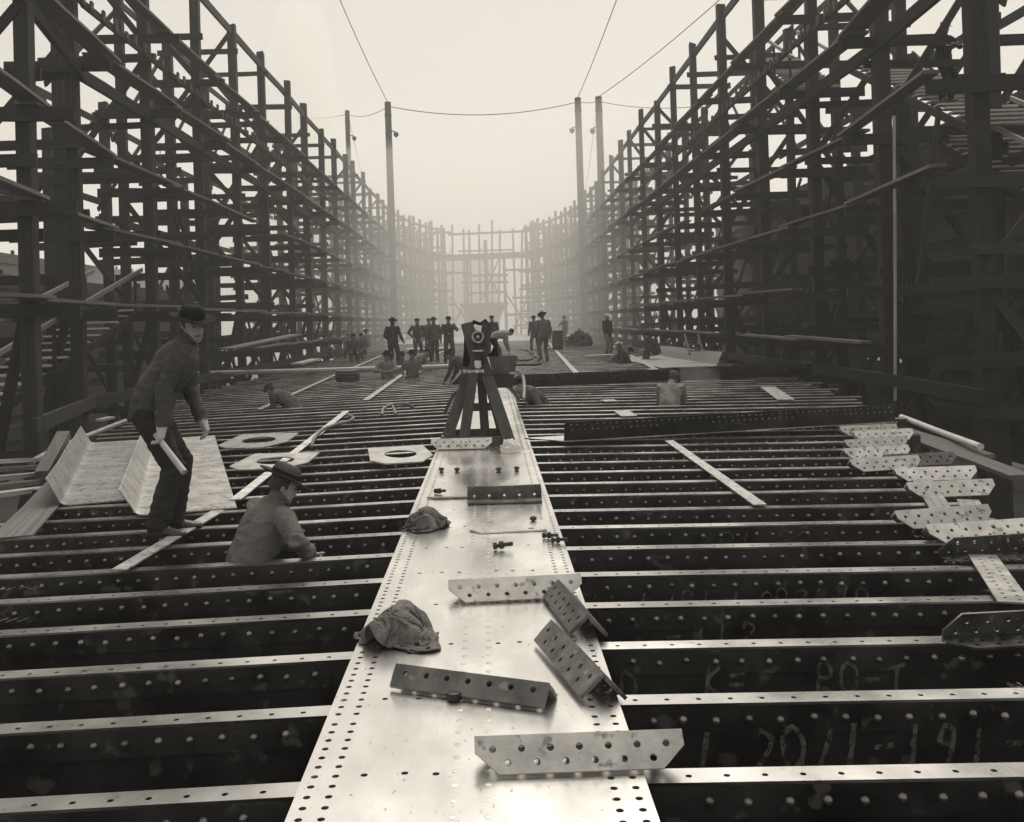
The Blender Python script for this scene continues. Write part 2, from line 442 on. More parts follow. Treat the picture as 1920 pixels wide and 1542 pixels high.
for i, t in ((1, '4 1247 N41'), (2, 'N41 47'), (4, 'TR.HAN'), (5, '0T 1 NH4'), (6, 'H R TN')):
    mark(i, 1, t, 2.15 if i < 3 else 2.3 + .1 * i, .02, .075, .06, .012, plane='xy')
for i in (3, 4, 5): mark(i, -1, '//////', -1.95 - .2 * i, .02, .07, .05, .014, plane='xy')

# ================================================================== keel plate
def keel():
    root = empty('keel_plate', (0, 0, 0), 0, 'wide bright steel keel plate with rivet holes running down the middle', 'keel plate')
    HW = .565
    def section(y0, y1, z, hw=HW):
        o = link('plate', MB().box(-hw, hw, y0, y1, 0, .016).mesh('plate'), M['keel'], root); o.location = (0, 0, z - .016)
    def holed(y0, y1, cols):
        """plate of bands in x; each band has its own list of holes (all centred in the band); real holes"""
        mb = MB(); n = 12
        for (xa, xb, hs) in cols:
            xc = (xa + xb) / 2; hw = (xb - xa) / 2; r = .0125
            y = y0
            for yc in sorted(hs):
                ya, yb = yc - .03, yc + .03
                if ya > y + 1e-4: mb.box(xa, xb, y, ya, -.016, 0)
                sq = []; ci = []
                for k in range(n):
                    t = 2 * math.pi * (k + .5) / n; c, s_ = math.cos(t), math.sin(t)
                    m = min(hw / max(abs(c), 1e-6), .03 / max(abs(s_), 1e-6))
                    sq.append((xc + c * m, yc + s_ * m)); ci.append((xc + r * c, yc + r * s_))
                # corners so that the cell is filled to its edges
                vs = [(p[0], p[1], 0) for p in sq] + [(p[0], p[1], 0) for p in ci] + [(p[0], p[1], -.016) for p in ci]
                fs = []
                for k in range(n):
                    q = (k + 1) % n
                    fs += [(k, q, n + q, n + k), (n + k, n + q, 2 * n + q, 2 * n + k)]
                mb.add(vs, fs)
                for cxx, cyy in ((xa, ya), (xb, ya), (xb, yb), (xa, yb)):
                    # nearest two square points on either side of the corner
                    t = math.atan2(cyy - yc, cxx - xc) % (2 * math.pi); k = int((t / (2 * math.pi)) * n - .5) % n; q = (k + 1) % n
                    mb.add([(sq[k][0], sq[k][1], 0), (cxx, cyy, 0), (sq[q][0], sq[q][1], 0)], [(2, 1, 0)] if False else [(0, 1, 2)])
                y = yb
            if y < y1: mb.box(xa, xb, y, y1, -.016, 0)
        me = mb.mesh('plate'); bm = bmesh.new(); bm.from_mesh(me)
        for f in bm.faces:
            if abs(f.normal.z) > .9 and f.calc_center_median().z > -.004 and f.normal.z < 0: f.normal_flip()
        bm.to_mesh(me); bm.free()
        link('plate', me, M['keel'], root)
    def edge(a, b):
        ys = []; y = a + .04; k = 0
        while y < b - .035:
            ys.append(y); k += 1; y += .0725 if k % 13 else .097
        return ys
    fr = [FY0 + FS * i + .05 for i in range(13)]
    E = edge(1.9, 11.65)
    cols = []; x = -HW
    for xc, kind in ((-.525, 'e'), (-.455, 'e'), (-.36, 'f'), (-.225, 'f'), (-.12, 'f'), (.10, 'f'), (.20, 'f'), (.32, 'f'), (.455, 'e'), (.525, 'e')):
        if xc - .03 > x + 1e-6: cols.append((x, xc - .03, []))
        cols.append((xc - .03, xc + .03, E if kind == 'e' else [q + .01 * math.sin(xc * 40 + q * 7) for q in fr])); x = xc + .03
    cols.append((x, HW, []))
    holed(1.9, 11.65, cols)
    for a, b in ((11.67, 19.5), (19.52, 27.5), (27.52, 35.5), (35.52, 44), (44.02, 56), (56.02, 76)):
        section(a, b, 0.0)
    # flush countersunk rivets along the middle
    fv = MB().lathe([(.013, 0), (.012, .0016), (.004, .002)], 10)
    bv = np.array(fv.v); pts = []
    y = 2.2
    while y < 18:
        for xx in (-.055, .055): pts.append((xx, y, -.0003))
        y += .105
    many(bv, fv.f, pts, 'flush_rivets', M['flange'], root)
    # holes of the far lengths, black discs standing in for the shade inside
    dv = MB().lathe([(.0125, 0), (.012, .0012), (.011, .0012)], 6)
    pts = []
    y = 11.75
    while y < 24:
        for s in (-1, 1):
            for xx in (.525, .455): pts.append((s * xx, y, -.0002))
        y += .07
    many(np.array(dv.v), dv.f, pts, 'hole_discs', M['iron'], root)
    # vertical keel under it
    MB().box(-.008, .008, 1.9, 76, SHELLB + .03, -.018).build('vertical_keel', M['web'], root)
    for s in (-1, 1):
        MB().box(s * .009, s * .26, 1.9, 76, -.030, -.0175).build('top_angle', M['web'], root)
keel()

# ================================================================== longitudinal strips and battens lying over the frames
def strip(x0, y0, x1, y1, wdt, label, holes=True, z=.0, mat='flange', name='perforated_strip'):
    a, b = Vector((x0, y0, 0)), Vector((x1, y1, 0)); L = (b - a).length
    hs = []
    if holes:
        x = .06
        while x < L - .04: hs.append(circle(x, wdt * (.3 if int(x * 20) % 2 else .68), .011, 8)); x += .16
    me = plate2d(name, [(0, 0), (L, 0), (L, wdt), (0, wdt)], hs, .010); mat = 'bracket' if mat == 'flange' else mat
    dr = .026 if x0 < 0 else .012
    za, zb = z - .021 - dr * abs(x0) + .0165, z - .021 - dr * abs(x1) + .0165
    o = link(name, me, M[mat]); 
    o.location = (x0, y0, max(za, zb)); o.rotation_euler = (0, 0, math.atan2(y1 - y0, x1 - x0))
    return tag(o, label, 'steel strip' if mat == 'bracket' else 'batten', 'strips laid along the floor frames')
p, q = deck(238, 1052), deck(420, 945); strip(p.x, p.y, q.x, q.y, .105, 'perforated steel strip under the boots of the stooping man')
p, q = deck(452, 925), deck(655, 765); strip(p.x, p.y, q.x, q.y, .105, 'perforated steel strip behind the crouching man in the felt hat')
p, q = deck(1437, 940), deck(1262, 822); strip(p.x, p.y, q.x, q.y, .105, 'perforated steel strip on the right frames before the black channel')
def batten(p0, p1, w, label):
    a, b = deck(*p0), deck(*p1)
    strip(a.x, a.y, b.x, b.y, w, label, False, .004, 'palewood', 'pale_batten')
batten((692, 745), (768, 692), .14, 'pale batten leading up to the two men standing waist-deep left of the stand')
batten((772, 690), (860, 642), .14, 'pale batten running on behind the white pipe toward the standing group')
batten((492, 757), (640, 693), .12, 'pale batten on the left frames beside the round block')
batten((650, 690), (735, 655), .12, 'pale batten on the far left frames by the seated workers')
batten((1085, 697), (1030, 641), .16, 'pale batten by the feet of the bulky man seen from behind')
batten((1490, 743), (1453, 720), .30, 'short pale board on the frames near the right staging')
batten((1240, 692), (1160, 650), .16, 'pale batten beside the man crouching in the white cap')
batten((1160, 750), (1150, 747), .25, 'small pale block on the frames right of the stand')
batten((1195, 777), (1180, 768), .25, 'second small pale block on the frames before the black channel')
batten((1250, 697), (1225, 688), .2, 'short pale strip behind the man in the checked coat')
# ================================================================== timber staging on both sides
def timber_meshes():
    out = []
    rr = random.Random(5)
    for k in range(5):
        mb = MB(); n = 4; js = []
        for i in range(n):
            x = -.5 + i / (n - 1)
            dy, dz = (rr.uniform(-.05, .05), rr.uniform(-.05, .05)) if 0 < i < n - 1 else (0, 0)
            js.append([(x + (rr.uniform(-.004, .004)), sy * .5 * (1 - rr.uniform(0, .07)) + dy, sz * .5 * (1 - rr.uniform(0, .07)) + dz)
                       for sy, sz in ((-1, -1), (1, -1), (1, 1), (-1, 1))])
        for i in range(n):
            mb.v += js[i]
        for i in range(n - 1):
            for a in range(4):
                b = (a + 1) % 4; mb.f.append((i * 4 + a, i * 4 + b, i * 4 + 4 + b, i * 4 + 4 + a))
        mb.f += [(3, 2, 1, 0), (n * 4 - 4, n * 4 - 3, n * 4 - 2, n * 4 - 1)]
        out.append(mb)
    return out
_tm = timber_meshes(); TM = {}
def timber(name, a, b, w, h, mat='timber', parent=None, up=(0, 0, 1)):
    k = R.randrange(5)
    if (mat, k) not in TM:
        me = _tm[k].mesh('timber_%s_%d' % (mat, k)); me.materials.append(M[mat]); TM[(mat, k)] = me
    a, b = Vector(a), Vector(b); d = b - a; L = d.length; d.normalize(); up = Vector(up)
    if abs(d.dot(up)) > .97: up = Vector((0, 1, 0))
    y = up.cross(d).normalized(); z = d.cross(y)
    m = Matrix((d, y, z)).transposed().to_4x4()
    c = (a + b) / 2
    if parent is not None: c = c - parent.location
    o = link(name, TM[(mat, k)], None, parent)
    o.matrix_local = Matrix.Translation(c) @ m @ Matrix.Diagonal((L, w, h, 1))
    return o

STY = [16.6 + 4.85 * i for i in range(17)]           # stations along the hull
def hull(y): return interp(y, [(10, 6.9), (16.6, 7.95), (21.45, 8.66), (40, 8.8), (80, 9.0), (95, 8.9), (102, 8.2), (108, 7.2), (114, 5.6), (119, 3.6)])
STY += [96.5, 99, 101.5, 104, 106.3, 108.5, 110.6, 112.6, 114.5, 116.2]
TOP = 12.5
LEV = [.80, 2.08, 3.75, 5.30, 7.35, 9.3]
SIDE = {-1: 'left', 1: 'right'}
def bent(i, s):
    y = STY[i]; b = hull(y) + R.uniform(-.06, .06)
    if i == 0: b = 7.5 if s < 0 else 8.3
    far = y > 62
    root = empty('staging_bent', (s * b, y, -3.1), 0, '%s tall timber staging bent from the camera on the %s side' % (ordinal(i + 1), SIDE[s]),
                 'staging bent', 'staging bents along the hull')
    T = lambda n, p, q, w, h, mat='timber': timber(n, p, q, w, h, mat, root)
    rows = [b, b + 2.35, b + 4.7]
    tops = [TOP + R.uniform(-.15, .5), TOP + R.uniform(-.4, .3) - .5, R.uniform(6.5, 10.0)]
    lean = [R.uniform(-.08, .08) for _ in rows]
    if far: rows, tops = rows[:2], tops[:2]
    for r, t, l in zip(rows, tops, lean):
        wd = R.uniform(.25, .32)
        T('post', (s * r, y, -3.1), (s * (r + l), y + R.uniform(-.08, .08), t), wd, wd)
        if r == rows[0] and not far:    # doubled upper post, bolted on
            T('splice', (s * r, y + .20, R.uniform(3, 5)), (s * r, y + .2, R.uniform(7.5, 9.5)), .2, .1)
    # transverse ledgers nailed to the posts
    z = -.6 + R.uniform(0, .4)
    k = 0
    while z < tops[0] - .4:
        step = R.uniform(1.1, 1.6) * (1.2 if far else 1) * (1.5 if z > 6.5 else 1)
        skip = (s < 0 and i < 3 and -.4 < z < 3.0)
        if not skip:
            dy = .19 if k % 2 else -.19
            inn = R.uniform(.2, .32); out = R.uniform(.2, .42)
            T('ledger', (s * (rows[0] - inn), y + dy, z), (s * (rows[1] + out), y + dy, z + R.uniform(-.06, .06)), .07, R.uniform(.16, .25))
        z += step; k += 1
    for lv in LEV:                       # outriggers that carry the runways
        if s < 0 and i < 3 and lv < 1: continue
        T('outrigger', (s * (rows[0] - .95), y - .23, lv - .2), (s * (rows[0] + 1.3), y - .23, lv - .17), .07, .24)
    if not far:
        z = R.uniform(.2, 1.2)
        while z < tops[2] - .3:
            T('ledger', (s * (rows[1] - .3), y + .2, z), (s * (rows[2] + .5), y + .2, z + R.uniform(-.1, .1)), .07, .25); z += R.uniform(1.3, 2.3)
    # transverse braces
    z = R.uniform(-2, -.5); fl = R.random() < .5
    while z < 10:
        z2 = min(z + R.uniform(2.6, 3.6), 12.2)
        if not (s < 0 and i < 3 and z < 3.0):
            p, q = (rows[0], rows[1]) if fl else (rows[1], rows[0])
            T('brace', (s * p, y - .12, z), (s * q, y - .12, z2), .06, .17)
            if not far and R.random() < .75: T('brace', (s * (p + (2.35 if fl else 0)), y + .12, z), (s * (q + (2.35 if fl else 2.35)), y + .12, z2), .06, .17)
        fl = not fl; z = z2 + R.uniform(.0, .6)
    # raking shores below
    if not far:
        T('shore', (s * (rows[0] + R.uniform(1.2, 1.8)), y + .3, -3.1), (s * (rows[0] + .15), y + .3, R.uniform(1.8, 2.6)), .15, .15)
    # longitudinal ties to the next bent away
    if i + 1 < len(STY):
        y2 = STY[i + 1]; b2 = hull(y2)
        def tie(dr, z, w, h, za=None, nm='tie_beam'):
            T(nm, (s * (b + dr), y - .3, z), (s * (b2 + dr), y2 + .3, z if za is None else za), w, h)
        tie(.02, TOP - .35, .09, .28)
        tie(-.16, 7.08, .10, .28)
        tie(-.17, .02, .08, .26)
        for zz in ((1.3, 4.7, 9.9) if not far else (5, 9.9)): tie(2.50, zz + R.uniform(-.2, .2), .07, .24)
        tie(2.5, 11.9 + R.uniform(-.5, .1), .07, .22)
        if not far:
            for zz in (2.2, 5.9, 8.8): tie(4.85, zz + R.uniform(-.3, .3), .07, .24)
            z0 = R.choice((-1.5, 2.2, 5.9))
            tie(4.9, z0, .06, .17, z0 + 3.6, 'brace')
            if R.random() < .8: tie(2.55, 7.5 + R.uniform(-.5, .5), .06, .15, 11.6, 'brace')
            if R.random() < .8: tie(2.55, 2.6 + R.uniform(-.5, .5), .06, .15, -1.5, 'brace')
            # slender leaning poles between the bents
            for _ in range(0 if s < 0 and i < 3 else 2):
                yy = y + R.uniform(.8, 4.0)
                z0 = R.choice((-2.5, -1.5, 2.0))
                T('pole', (s * (b + R.uniform(.2, .6)), yy, z0), (s * (b + R.uniform(.9, 1.9)), yy + R.uniform(-.5, .5), z0 + R.uniform(3.4, 4.6)), .09, .09)
    return root
for i in range(len(STY)):
    for s in (-1, 1): bent(i, s)

LEVN = ['lowest', 'second', 'third', 'fourth', 'fifth', 'topmost']
def runways():
    for s in (-1, 1):
        for k, lv in enumerate(LEV):
            for i in range(-1, len(STY) - 1):
                ya = STY[i] if i >= 0 else STY[0] - 4.85
                yb = STY[i + 1]
                if i < 0 and (k not in ((1, 2, 3, 4) if s < 0 else (4,))): continue
                if k == 0 and (i < (3 if s < 0 else 1) or i % 4 == 3): continue
                if k == 1 and s > 0 and i < 2: continue
                if k == 3 and i > 2 and i % 5 == 4: continue
                ba, bb = hull(ya), hull(yb)
                off = .62 + R.uniform(-.07, .07)
                za, zb = lv + R.uniform(-.03, .02), lv + R.uniform(-.02, .03) + .05
                a = (s * (ba - off), ya - R.uniform(.25, .8), za); b_ = (s * (bb - off + R.uniform(-.1, .1)), yb + R.uniform(.2, .7), zb)
                wd = .46 if k == 4 else R.uniform(.26, .36)
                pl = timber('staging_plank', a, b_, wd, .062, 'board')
                tag(pl, '%s-level runway plank on the %s staging, %s bay from the camera' % (LEVN[k], SIDE[s], ordinal(i + 2)), 'plank', 'runway planks on the staging')
runways()

def rails():
    """the guard rail with its row of lashings high along the inside of each staging"""
    for s in (-1, 1):
        root = empty('guard_rail', (s * hull(16.6), 14, 8.6), 0, 'long sloping-away guard rail with a row of lashings along the %s staging' % SIDE[s], 'rail')
        ys = [14] + STY[1:17]
        for a, b in zip(ys, ys[1:]):
            timber('rail', (s * (hull(a) - .28), a, 8.55 + R.uniform(-.04, .04)), (s * (hull(b) - .28), b + .1, 8.55), .07, .16, 'timber', root)
            y = a + .3
            while y < b and a < 48:
                x = s * (hull(y) - .28)
                timber('cleat', (x - .07 * s, y, 8.55 - R.uniform(.02, .1)), (x - .07 * s, y + .05, 8.55 + R.uniform(.1, .22)), .06, .12, 'board', root)
                y += R.uniform(.5, .8)
        lo = empty('hand_line', (s * hull(16.6), 20, 9.6), 0, 'thin pale hand line above the guard rail of the %s staging' % SIDE[s], 'rope')
        for a, b in zip(ys[1:12], ys[2:13]):
            mb = MB(); A = Vector((s * (hull(a) - .2), a, 9.75)); B = Vector((s * (hull(b) - .2), b, 9.75))
            mb.tube([A - lo.location, (A + B) / 2 - Vector((0, 0, .12)) - lo.location, B - lo.location], .03, 6).build('rope_span', M['board'], lo)
rails()

# ------------------------------------------------------------------ stairs
def stair(label, x0, x1, ya, za, yb, zb, rails=True, n=None, mat='treadwood'):
    root = empty('stair', ((x0 + x1) / 2, ya, za), 0, label, 'stairs', 'gangway stairs in the staging')
    n = n or max(4, int(abs(zb - za) / .15))
    for x in (x0, x1):
        timber('stringer', (x, ya, za - .13), (x, yb, zb - .13), .05, .18, 'timber', root)
    for k in range(n + 1):
        t = k / n; y = ya + (yb - ya) * t; z = za + (zb - za) * t
        timber('tread', (min(x0, x1) + .03, y, z + .02), (max(x0, x1) - .03, y, z + .02), .30, .045, mat, root)
    if rails:
        for x in (x0, x1):
            timber('handrail', (x, ya, za + .95), (x, yb, zb + .95), .07, .10, 'palewood', root)
            for t in (.08, .5, .95):
                y = ya + (yb - ya) * t; z = za + (zb - za) * t
                timber('baluster', (x, y, z - .1), (x, y, z + .93), .07, .07, 'timber', root)
stair('long plank stair with pale handrails rising behind the left posts', -10.35, -9.05, 15.6, -.55, 26.6, 2.2)
stair('upper plank stair high in the right staging under the standing man', 10.0, 11.6, 20.2, 5.15, 27.2, 8.2, False)
stair('lower plank stair at the edge of the right staging', 10.7, 12.4, 18.6, 3.3, 23.6, 5.5)
stair('small plank stair high up in the right staging beyond the upper stair', 9.6, 11.0, 30.5, 8.3, 34.5, 10.2, True)

# ------------------------------------------------------------------ boarded walls behind the staging
def board_wall(label, x, y0, y1, z0, z1, step=.34, length=6.2, gap=.10, mat='wallwood'):
    root = empty('boarded_wall', (x, y0, z0), 0, label, 'wall')
    z = z0
    while z < z1:
        y = y0 + R.uniform(-2, 0)
        while y < y1:
            L = length * R.uniform(.8, 1.1)
            if R.random() > gap:
                xo = x + (.03 if int(round((z - z0) / step)) % 2 else -.03) + R.uniform(-.006, .006)
                timber('board', (xo, y, z), (xo, min(y + L, y1) - .02, z + R.uniform(-.01, .01)), .04, step * 1.14, mat, root)
            y += L
        z += step
    y = y0
    while y < y1:
        timber('stud', (x + math.copysign(.12, x), y, z0 - .3), (x + math.copysign(.12, x), y, z1 + .2), .15, .15, 'timber', root); y += 3.1
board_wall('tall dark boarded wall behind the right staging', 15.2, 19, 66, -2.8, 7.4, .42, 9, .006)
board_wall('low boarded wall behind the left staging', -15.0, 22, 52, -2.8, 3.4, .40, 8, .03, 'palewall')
board_wall('hazy pale boarded shed wall far behind the left staging', -26, 40, 92, -2.8, 6.0, .5, 11, .02, 'palewall')

# ------------------------------------------------------------------ the far end of the staging across the ship's end
def far_end():
    Y = 119.0
    root = empty('end_staging', (0, Y, -3.1), 0, 'pale hazy row of slender poles and ledgers closing the far end', 'staging')
    T = lambda n, p, q, w, h: timber(n, p, q, w, h, 'timber', root)
    xs = [-9.6, -8.8, -8.0, -7.2, -6.5, -5.6, -4.9, -4.2, -2.6, -1.8, -1.0, .7, 1.4, 3.3, 4.1, 4.9, 5.6, 6.3, 7.1, 7.9, 8.8, 9.5, 10.2]
    for k, x in enumerate(xs):
        big = abs(x) > 5
        T('pole', (x + R.uniform(-.3, .3), Y + R.uniform(-1, 1), -3.1), (x + R.uniform(-.5, .5), Y + R.uniform(-1, 1), 12.4 + R.uniform(-.3, 1.2)), .36 if big else .24, .36 if big else .24)
    for x in (-2.2, 2.1): T('pole', (x * 1.05, Y - 2, -3.1), (x, Y - 2, 8.9), .34, .34)
    for (a, b, z) in ((-10, -4, 12.2), (-4.4, 6, 11.9), (4.5, 10, 12.4), (-10, 10.5, 9.3), (-9, -2, 7.4), (2.2, 9, 7.5), (-2.8, 2.6, 7.0), (-3, 2.6, 6.2),
                      (-2.4, 2.4, 4.9), (4, 10, 5.6), (3, 10, 4.2), (4, 10, 2.6), (-10, -5, 10.4), (5, 10, 10.6), (2, 9, 2.2), (3, 9, .9), (1, 8, -.2), (-9, -2, .6)):
        T('ledger', (a, Y - .4, z), (b, Y - .4, z + R.uniform(-.15, .15)), .12, .28)
    for (a, za, b, zb) in ((-4.4, 4.6, -1.4, 0), (-2.0, 4.8, -5, -.5), (2.2, 4.8, 5.2, 0), (5.2, 5, 2.6, -.6), (-.4, 9, 1.2, 5), (1.6, 9, -.6, 4), (6, 8, 9, 4), (9, 8, 6, 4), (-9, 7, -6, 1), (-6, 7, -9, 1)):
        T('brace', (a, Y - .7, za), (b, Y - .7, zb), .10, .2)
    T('platform_plank', (-3.2, Y - 2.3, 9.75), (3.2, Y - 2.3, 9.75), 1.2, .12)
    T('platform_beam', (-10, Y - 1.6, 9.0), (10, Y - 1.6, 9.2), .3, .75)
    T('centre_post', (.0, Y - 2.6, -3.1), (.0, Y - 2.6, 11), .45, .45)
far_end()
def hopper():
    """the tapered boarded box that hangs low at the far end"""
    Y = 115.0; c = at(908, 575, Y)
    root = empty('boarded_hopper', (c.x, Y, .2), 0, 'tapered boarded box hanging at the middle of the far staging', 'hopper')
    n = 6
    for k in range(n):
        z0, z1 = k * .52, k * .52 + .5
        w0 = 1.05 + .28 * k / 1.2; w1 = w0 + .24
        MB().hexa([(-w0, -.9, z0), (w0, -.9, z0), (w0, .9, z0), (-w0, .9, z0), (-w1, -1, z1), (w1, -1, z1), (w1, 1, z1), (-w1, 1, z1)]).build('board', M['timber'], root)
    MB().box(-2.75, 2.75, -1.2, 1.2, n * .52 + .004, n * .52 + .3).build('rim', M['timber'], root)
    for x in (-1.5, 1.5): MB().box(x - .15, x + .15, -.2, .2, -3.3, -.003).build('leg', M['timber'], root)
hopper()
def far_hull():
    Y0 = 165.0
    root = empty('far_ship_hull', (-6, Y0, -3), 0, 'pale grey ship hull standing hazily beyond the far staging', 'ship hull')
    secs = []
    for k in range(9):
        y = k * 5.5; w = interp(k, [(0, 1.5), (1, 6), (2, 8.2), (8, 8.6)])
        rise = interp(k, [(0, 9.5), (1, 4), (2, 1), (3, 0), (8, 0)])
        secs.append([(-w, y, 13.0), (-w * .97, y, 8), (-w * .8, y, min(12, rise + 2.2)), (-w * .3, y, min(12.5, rise + .3)), (0, y, min(12.8, rise)),
                     (w * .3, y, min(12.5, rise + .3)), (w * .8, y, min(12, rise + 2.2)), (w * .97, y, 8), (w, y, 13.0)])
    mb = MB(); n = 9
    for r in secs: mb.v += r
    for j in range(8):
        for a in range(8): mb.f.append((j * n + a, j * n + a + 1, (j + 1) * n + a + 1, (j + 1) * n + a))
    mb.f.append(tuple(range(n)))
    for j in range(8): mb.f.append((j * n, (j + 1) * n, (j + 1) * n + 8, j * n + 8))
    mb.build('shell_plating', M['shell'], root)
    MB().box(-7.4, 7.4, 14, 40, 13.004, 16).build('deckhouse', M['shell'], root)
    for x in (-6, -3, 0, 3, 6): MB().box(x - .1, x + .1, 4, 4.2, 12.9, 17).build('stanchion', M['shell'], root)
    MB().box(-7, 7, 3.9, 4.3, 15.5, 15.7).build('rail', M['shell'], root)
far_hull()

# ------------------------------------------------------------------ masts and wires
def mast(label, px_top, py_top, d, r=.28, base=-3.1):
    t = at(px_top, py_top, d)
    root = empty('derrick_mast', (t.x + .03, d, base), 0, label, 'mast', 'timber masts above the staging')
    h = t.z - base
    MB().tube([(0, 0, 0), (0, 0, h * .5), (-.03, 0, h)], [r * 1.25, r * 1.1, r * .95], 12).build('pole', M['pole'], root, sm=50)
    MB().lathe([(r * 1.08, 0), (r * 1.08, .18)], 12, (-.03, 0, h - 1.2)).build('band', M['iron'], root)
    s = 1 if t.x < 0 else -1
    MB().tube([(-.03, -.1, h - 2.4), (s * .55, -.1, h - 2.5)], .05, 6).build('bracket_arm', M['iron'], root)
    MB().lathe([(.03, 0), (.22, -.12), (.2, -.34), (.06, -.5)], 10, (s * .6, -.1, h - 2.5)).build('pulley_block', M['iron'], root)
    return t
tA = mast('tall timber mast rising above the left staging', 727, 192, 84)
tB = mast('inner of the two timber masts above the right staging', 1083, 184, 84)
tC = mast('outer of the two timber masts above the right staging', 1122, 182, 80)
tD = mast('shorter timber mast standing back behind the left staging', 651, 208, 98, .24)
def wire(label, a, b, sag=.3, r=.028):
    a, b = Vector(a), Vector(b); pts = []
    for k in range(13):
        t = k / 12; p = a.lerp(b, t); p.z -= sag * 4 * t * (1 - t); pts.append(p)
    o = MB().tube(pts, r, 5).build('wire', M['cable']); tag(o, label, 'wire', 'wires strung between the masts')
z = Vector((0, 0, -.35))
wire('wire sagging across the sky between the two tall masts', tA + z, tB + z, .9, .035)
wire('short wire between the two masts on the right', tB + z, tC + z, .1)
wire('short wire between the two masts on the left', tD + z, tA + z, .5)
wire('stay wire climbing from the left mast to the upper left', tA, at(612, -60, 58), .3)
wire('stay wire climbing steeply from the inner right mast', tB, at(1178, -60, 50), .2)
wire('long stay wire climbing from the outer right mast to the upper right', tC, at(1415, -60, 50), .3)
wire('stay wire going left from the shorter mast', tD + z, at(560, 222, 98), .2)
wire('wire going right from the outer mast to the staging', tC + z, at(1310, 200, 66), .3)
wire('thin back stay falling from the left mast behind the staging', tD, at(690, 380, 92), 0, .018)
wire('thin back stay falling between the two right masts', tC, at(1098, 360, 88), 0, .018)
# ================================================================== loose steel on the keel plate and frames
BL, BH = .72, .150
def bracket_leg(L=BL, leg=BH, ch=.085, rows=2, name='leg_plate', n=7, t=.011):
    out = [(-L / 2, 0), (-L / 2, -leg * .42), (-L / 2 + ch, -leg), (L / 2 - ch, -leg), (L / 2, -leg * .42), (L / 2, 0)]
    hs = []; st = (L - .12) / (n - 1)
    for k in range(n): hs.append(circle(-L / 2 + .06 + st * k, -leg * .36, .0125, 10))
    if rows > 1:
        for k in range(n - 1): hs.append(circle(-L / 2 + .06 + st * (k + .5), -leg * .72, .0125, 10))
    return plate2d(name, out, hs, t)
_bl = {}
def bracket(label, c, rz=0.0, theta=48, mat='bracket', kind='tent', L=BL, leg=BH, ch=.085, tilt=0.0, group='perforated clip brackets', rows=2, n=7):
    key = (mat, L, leg, ch, rows, n)
    if key not in _bl:
        me = bracket_leg(L, leg, ch, rows, n=n, t=.016 if mat == 'darkangle' else .011); me.materials.append(M[mat]); _bl[key] = me
    root = empty('clip_bracket', c, rz, label, 'bracket', group); root.rotation_euler = (0, tilt, rz)
    th = math.radians(theta)
    if kind == 'tent':
        h = leg * max(math.sin(th), math.cos(th)) + .006
        a = link('front_leg', _bl[key], None, root, (0, 0, h), (th, 0, 0))
        b = link('back_leg', _bl[key], None, root, (0, .009, h - .008), (th + math.pi / 2, 0, 0))
    else:                               # open: upright leg behind, flat leg toward the camera
        a = link('upright_leg', _bl[key], None, root, (0, .0, leg * .02), (-math.radians(78), 0, 0))
        b = link('flat_leg', _bl[key], None, root, (0, -.006, .010), (math.radians(2), 0, 0))
    return root
def foot(px, py, z=0.0): return deck(px, py, z)
fz = -.022
# on the keel plate
p = foot(1085, 1428, .004); bracket('pale clip bracket with two rows of holes lying nearest the camera', (p.x, p.y, .002), math.radians(1.0), 45, L=.70, leg=.128, ch=.08)
p = foot(966, 1120, .0); bracket('pale clip bracket lying across the keel plate before the scattered bolts', (p.x, p.y, .002), math.radians(4), 47, leg=.135)
p = foot(866, 842, .0); bracket('pale clip bracket lying at the foot of the wooden stand', (p.x, p.y, .002), math.radians(-2), 50)
# dark angles
p = foot(885, 1302, 0); bracket('dark angle iron with one row of holes beside the crumpled sack', (p.x, p.y, .002), math.radians(-24), 48, 'darkangle', L=.68, leg=.098, ch=.004, rows=1, group='dark angle irons')
p = foot(1090, 1255, 0); bracket('dark angle iron with two rows of holes at the right edge of the keel plate', (p.x - .015, p.y, .002), math.radians(-78), 43, 'darkangle', L=.74, leg=.125, ch=.01, group='dark angle irons', n=6)
p = foot(1080, 1172, 0); bracket('dark angle iron tucked behind the nearer one at the plate edge', (p.x + .005, p.y + .14, .002), math.radians(-82), 43, 'darkangle', L=.66, leg=.12, ch=.01, group='dark angle irons', n=6)
p = foot(946, 940, 0); bracket('dark angle iron standing upright across the keel plate', (p.x, p.y, .002), math.radians(1), 45, 'darkangle', 'open', L=.62, leg=.13, ch=.006, rows=1, group='dark angle irons', n=5)
p = foot(848, 936, 0)
o = link('flat_strap', plate2d('flat_strap', [(-.22, 0), (-.15, -.05), (.22, -.05), (.22, 0)], [circle(-.1, -.025, .01), circle(.1, -.025, .01)], .012), M['darkangle'], None, (p.x, p.y + .05, .003), (0, 0, -.05)); tag(o, 'dark flat strap lying left of the upright angle iron', 'strap')
p = foot(955, 1000, 0)
o = link('thin_plate', plate2d('thin_plate', [(-.28, .1), (-.20, 0), (.27, .03), (.27, .36), (-.28, .40)], [circle(.16, .08, .022, 12)] + [circle(-.2 + .08 * k, .37, .008, 8) for k in range(5)], .010), M['keel'], None, (p.x, p.y, .003), (0, 0, .02)); tag(o, 'thin steel plate with a cut corner lying among bolts on the keel', 'plate')
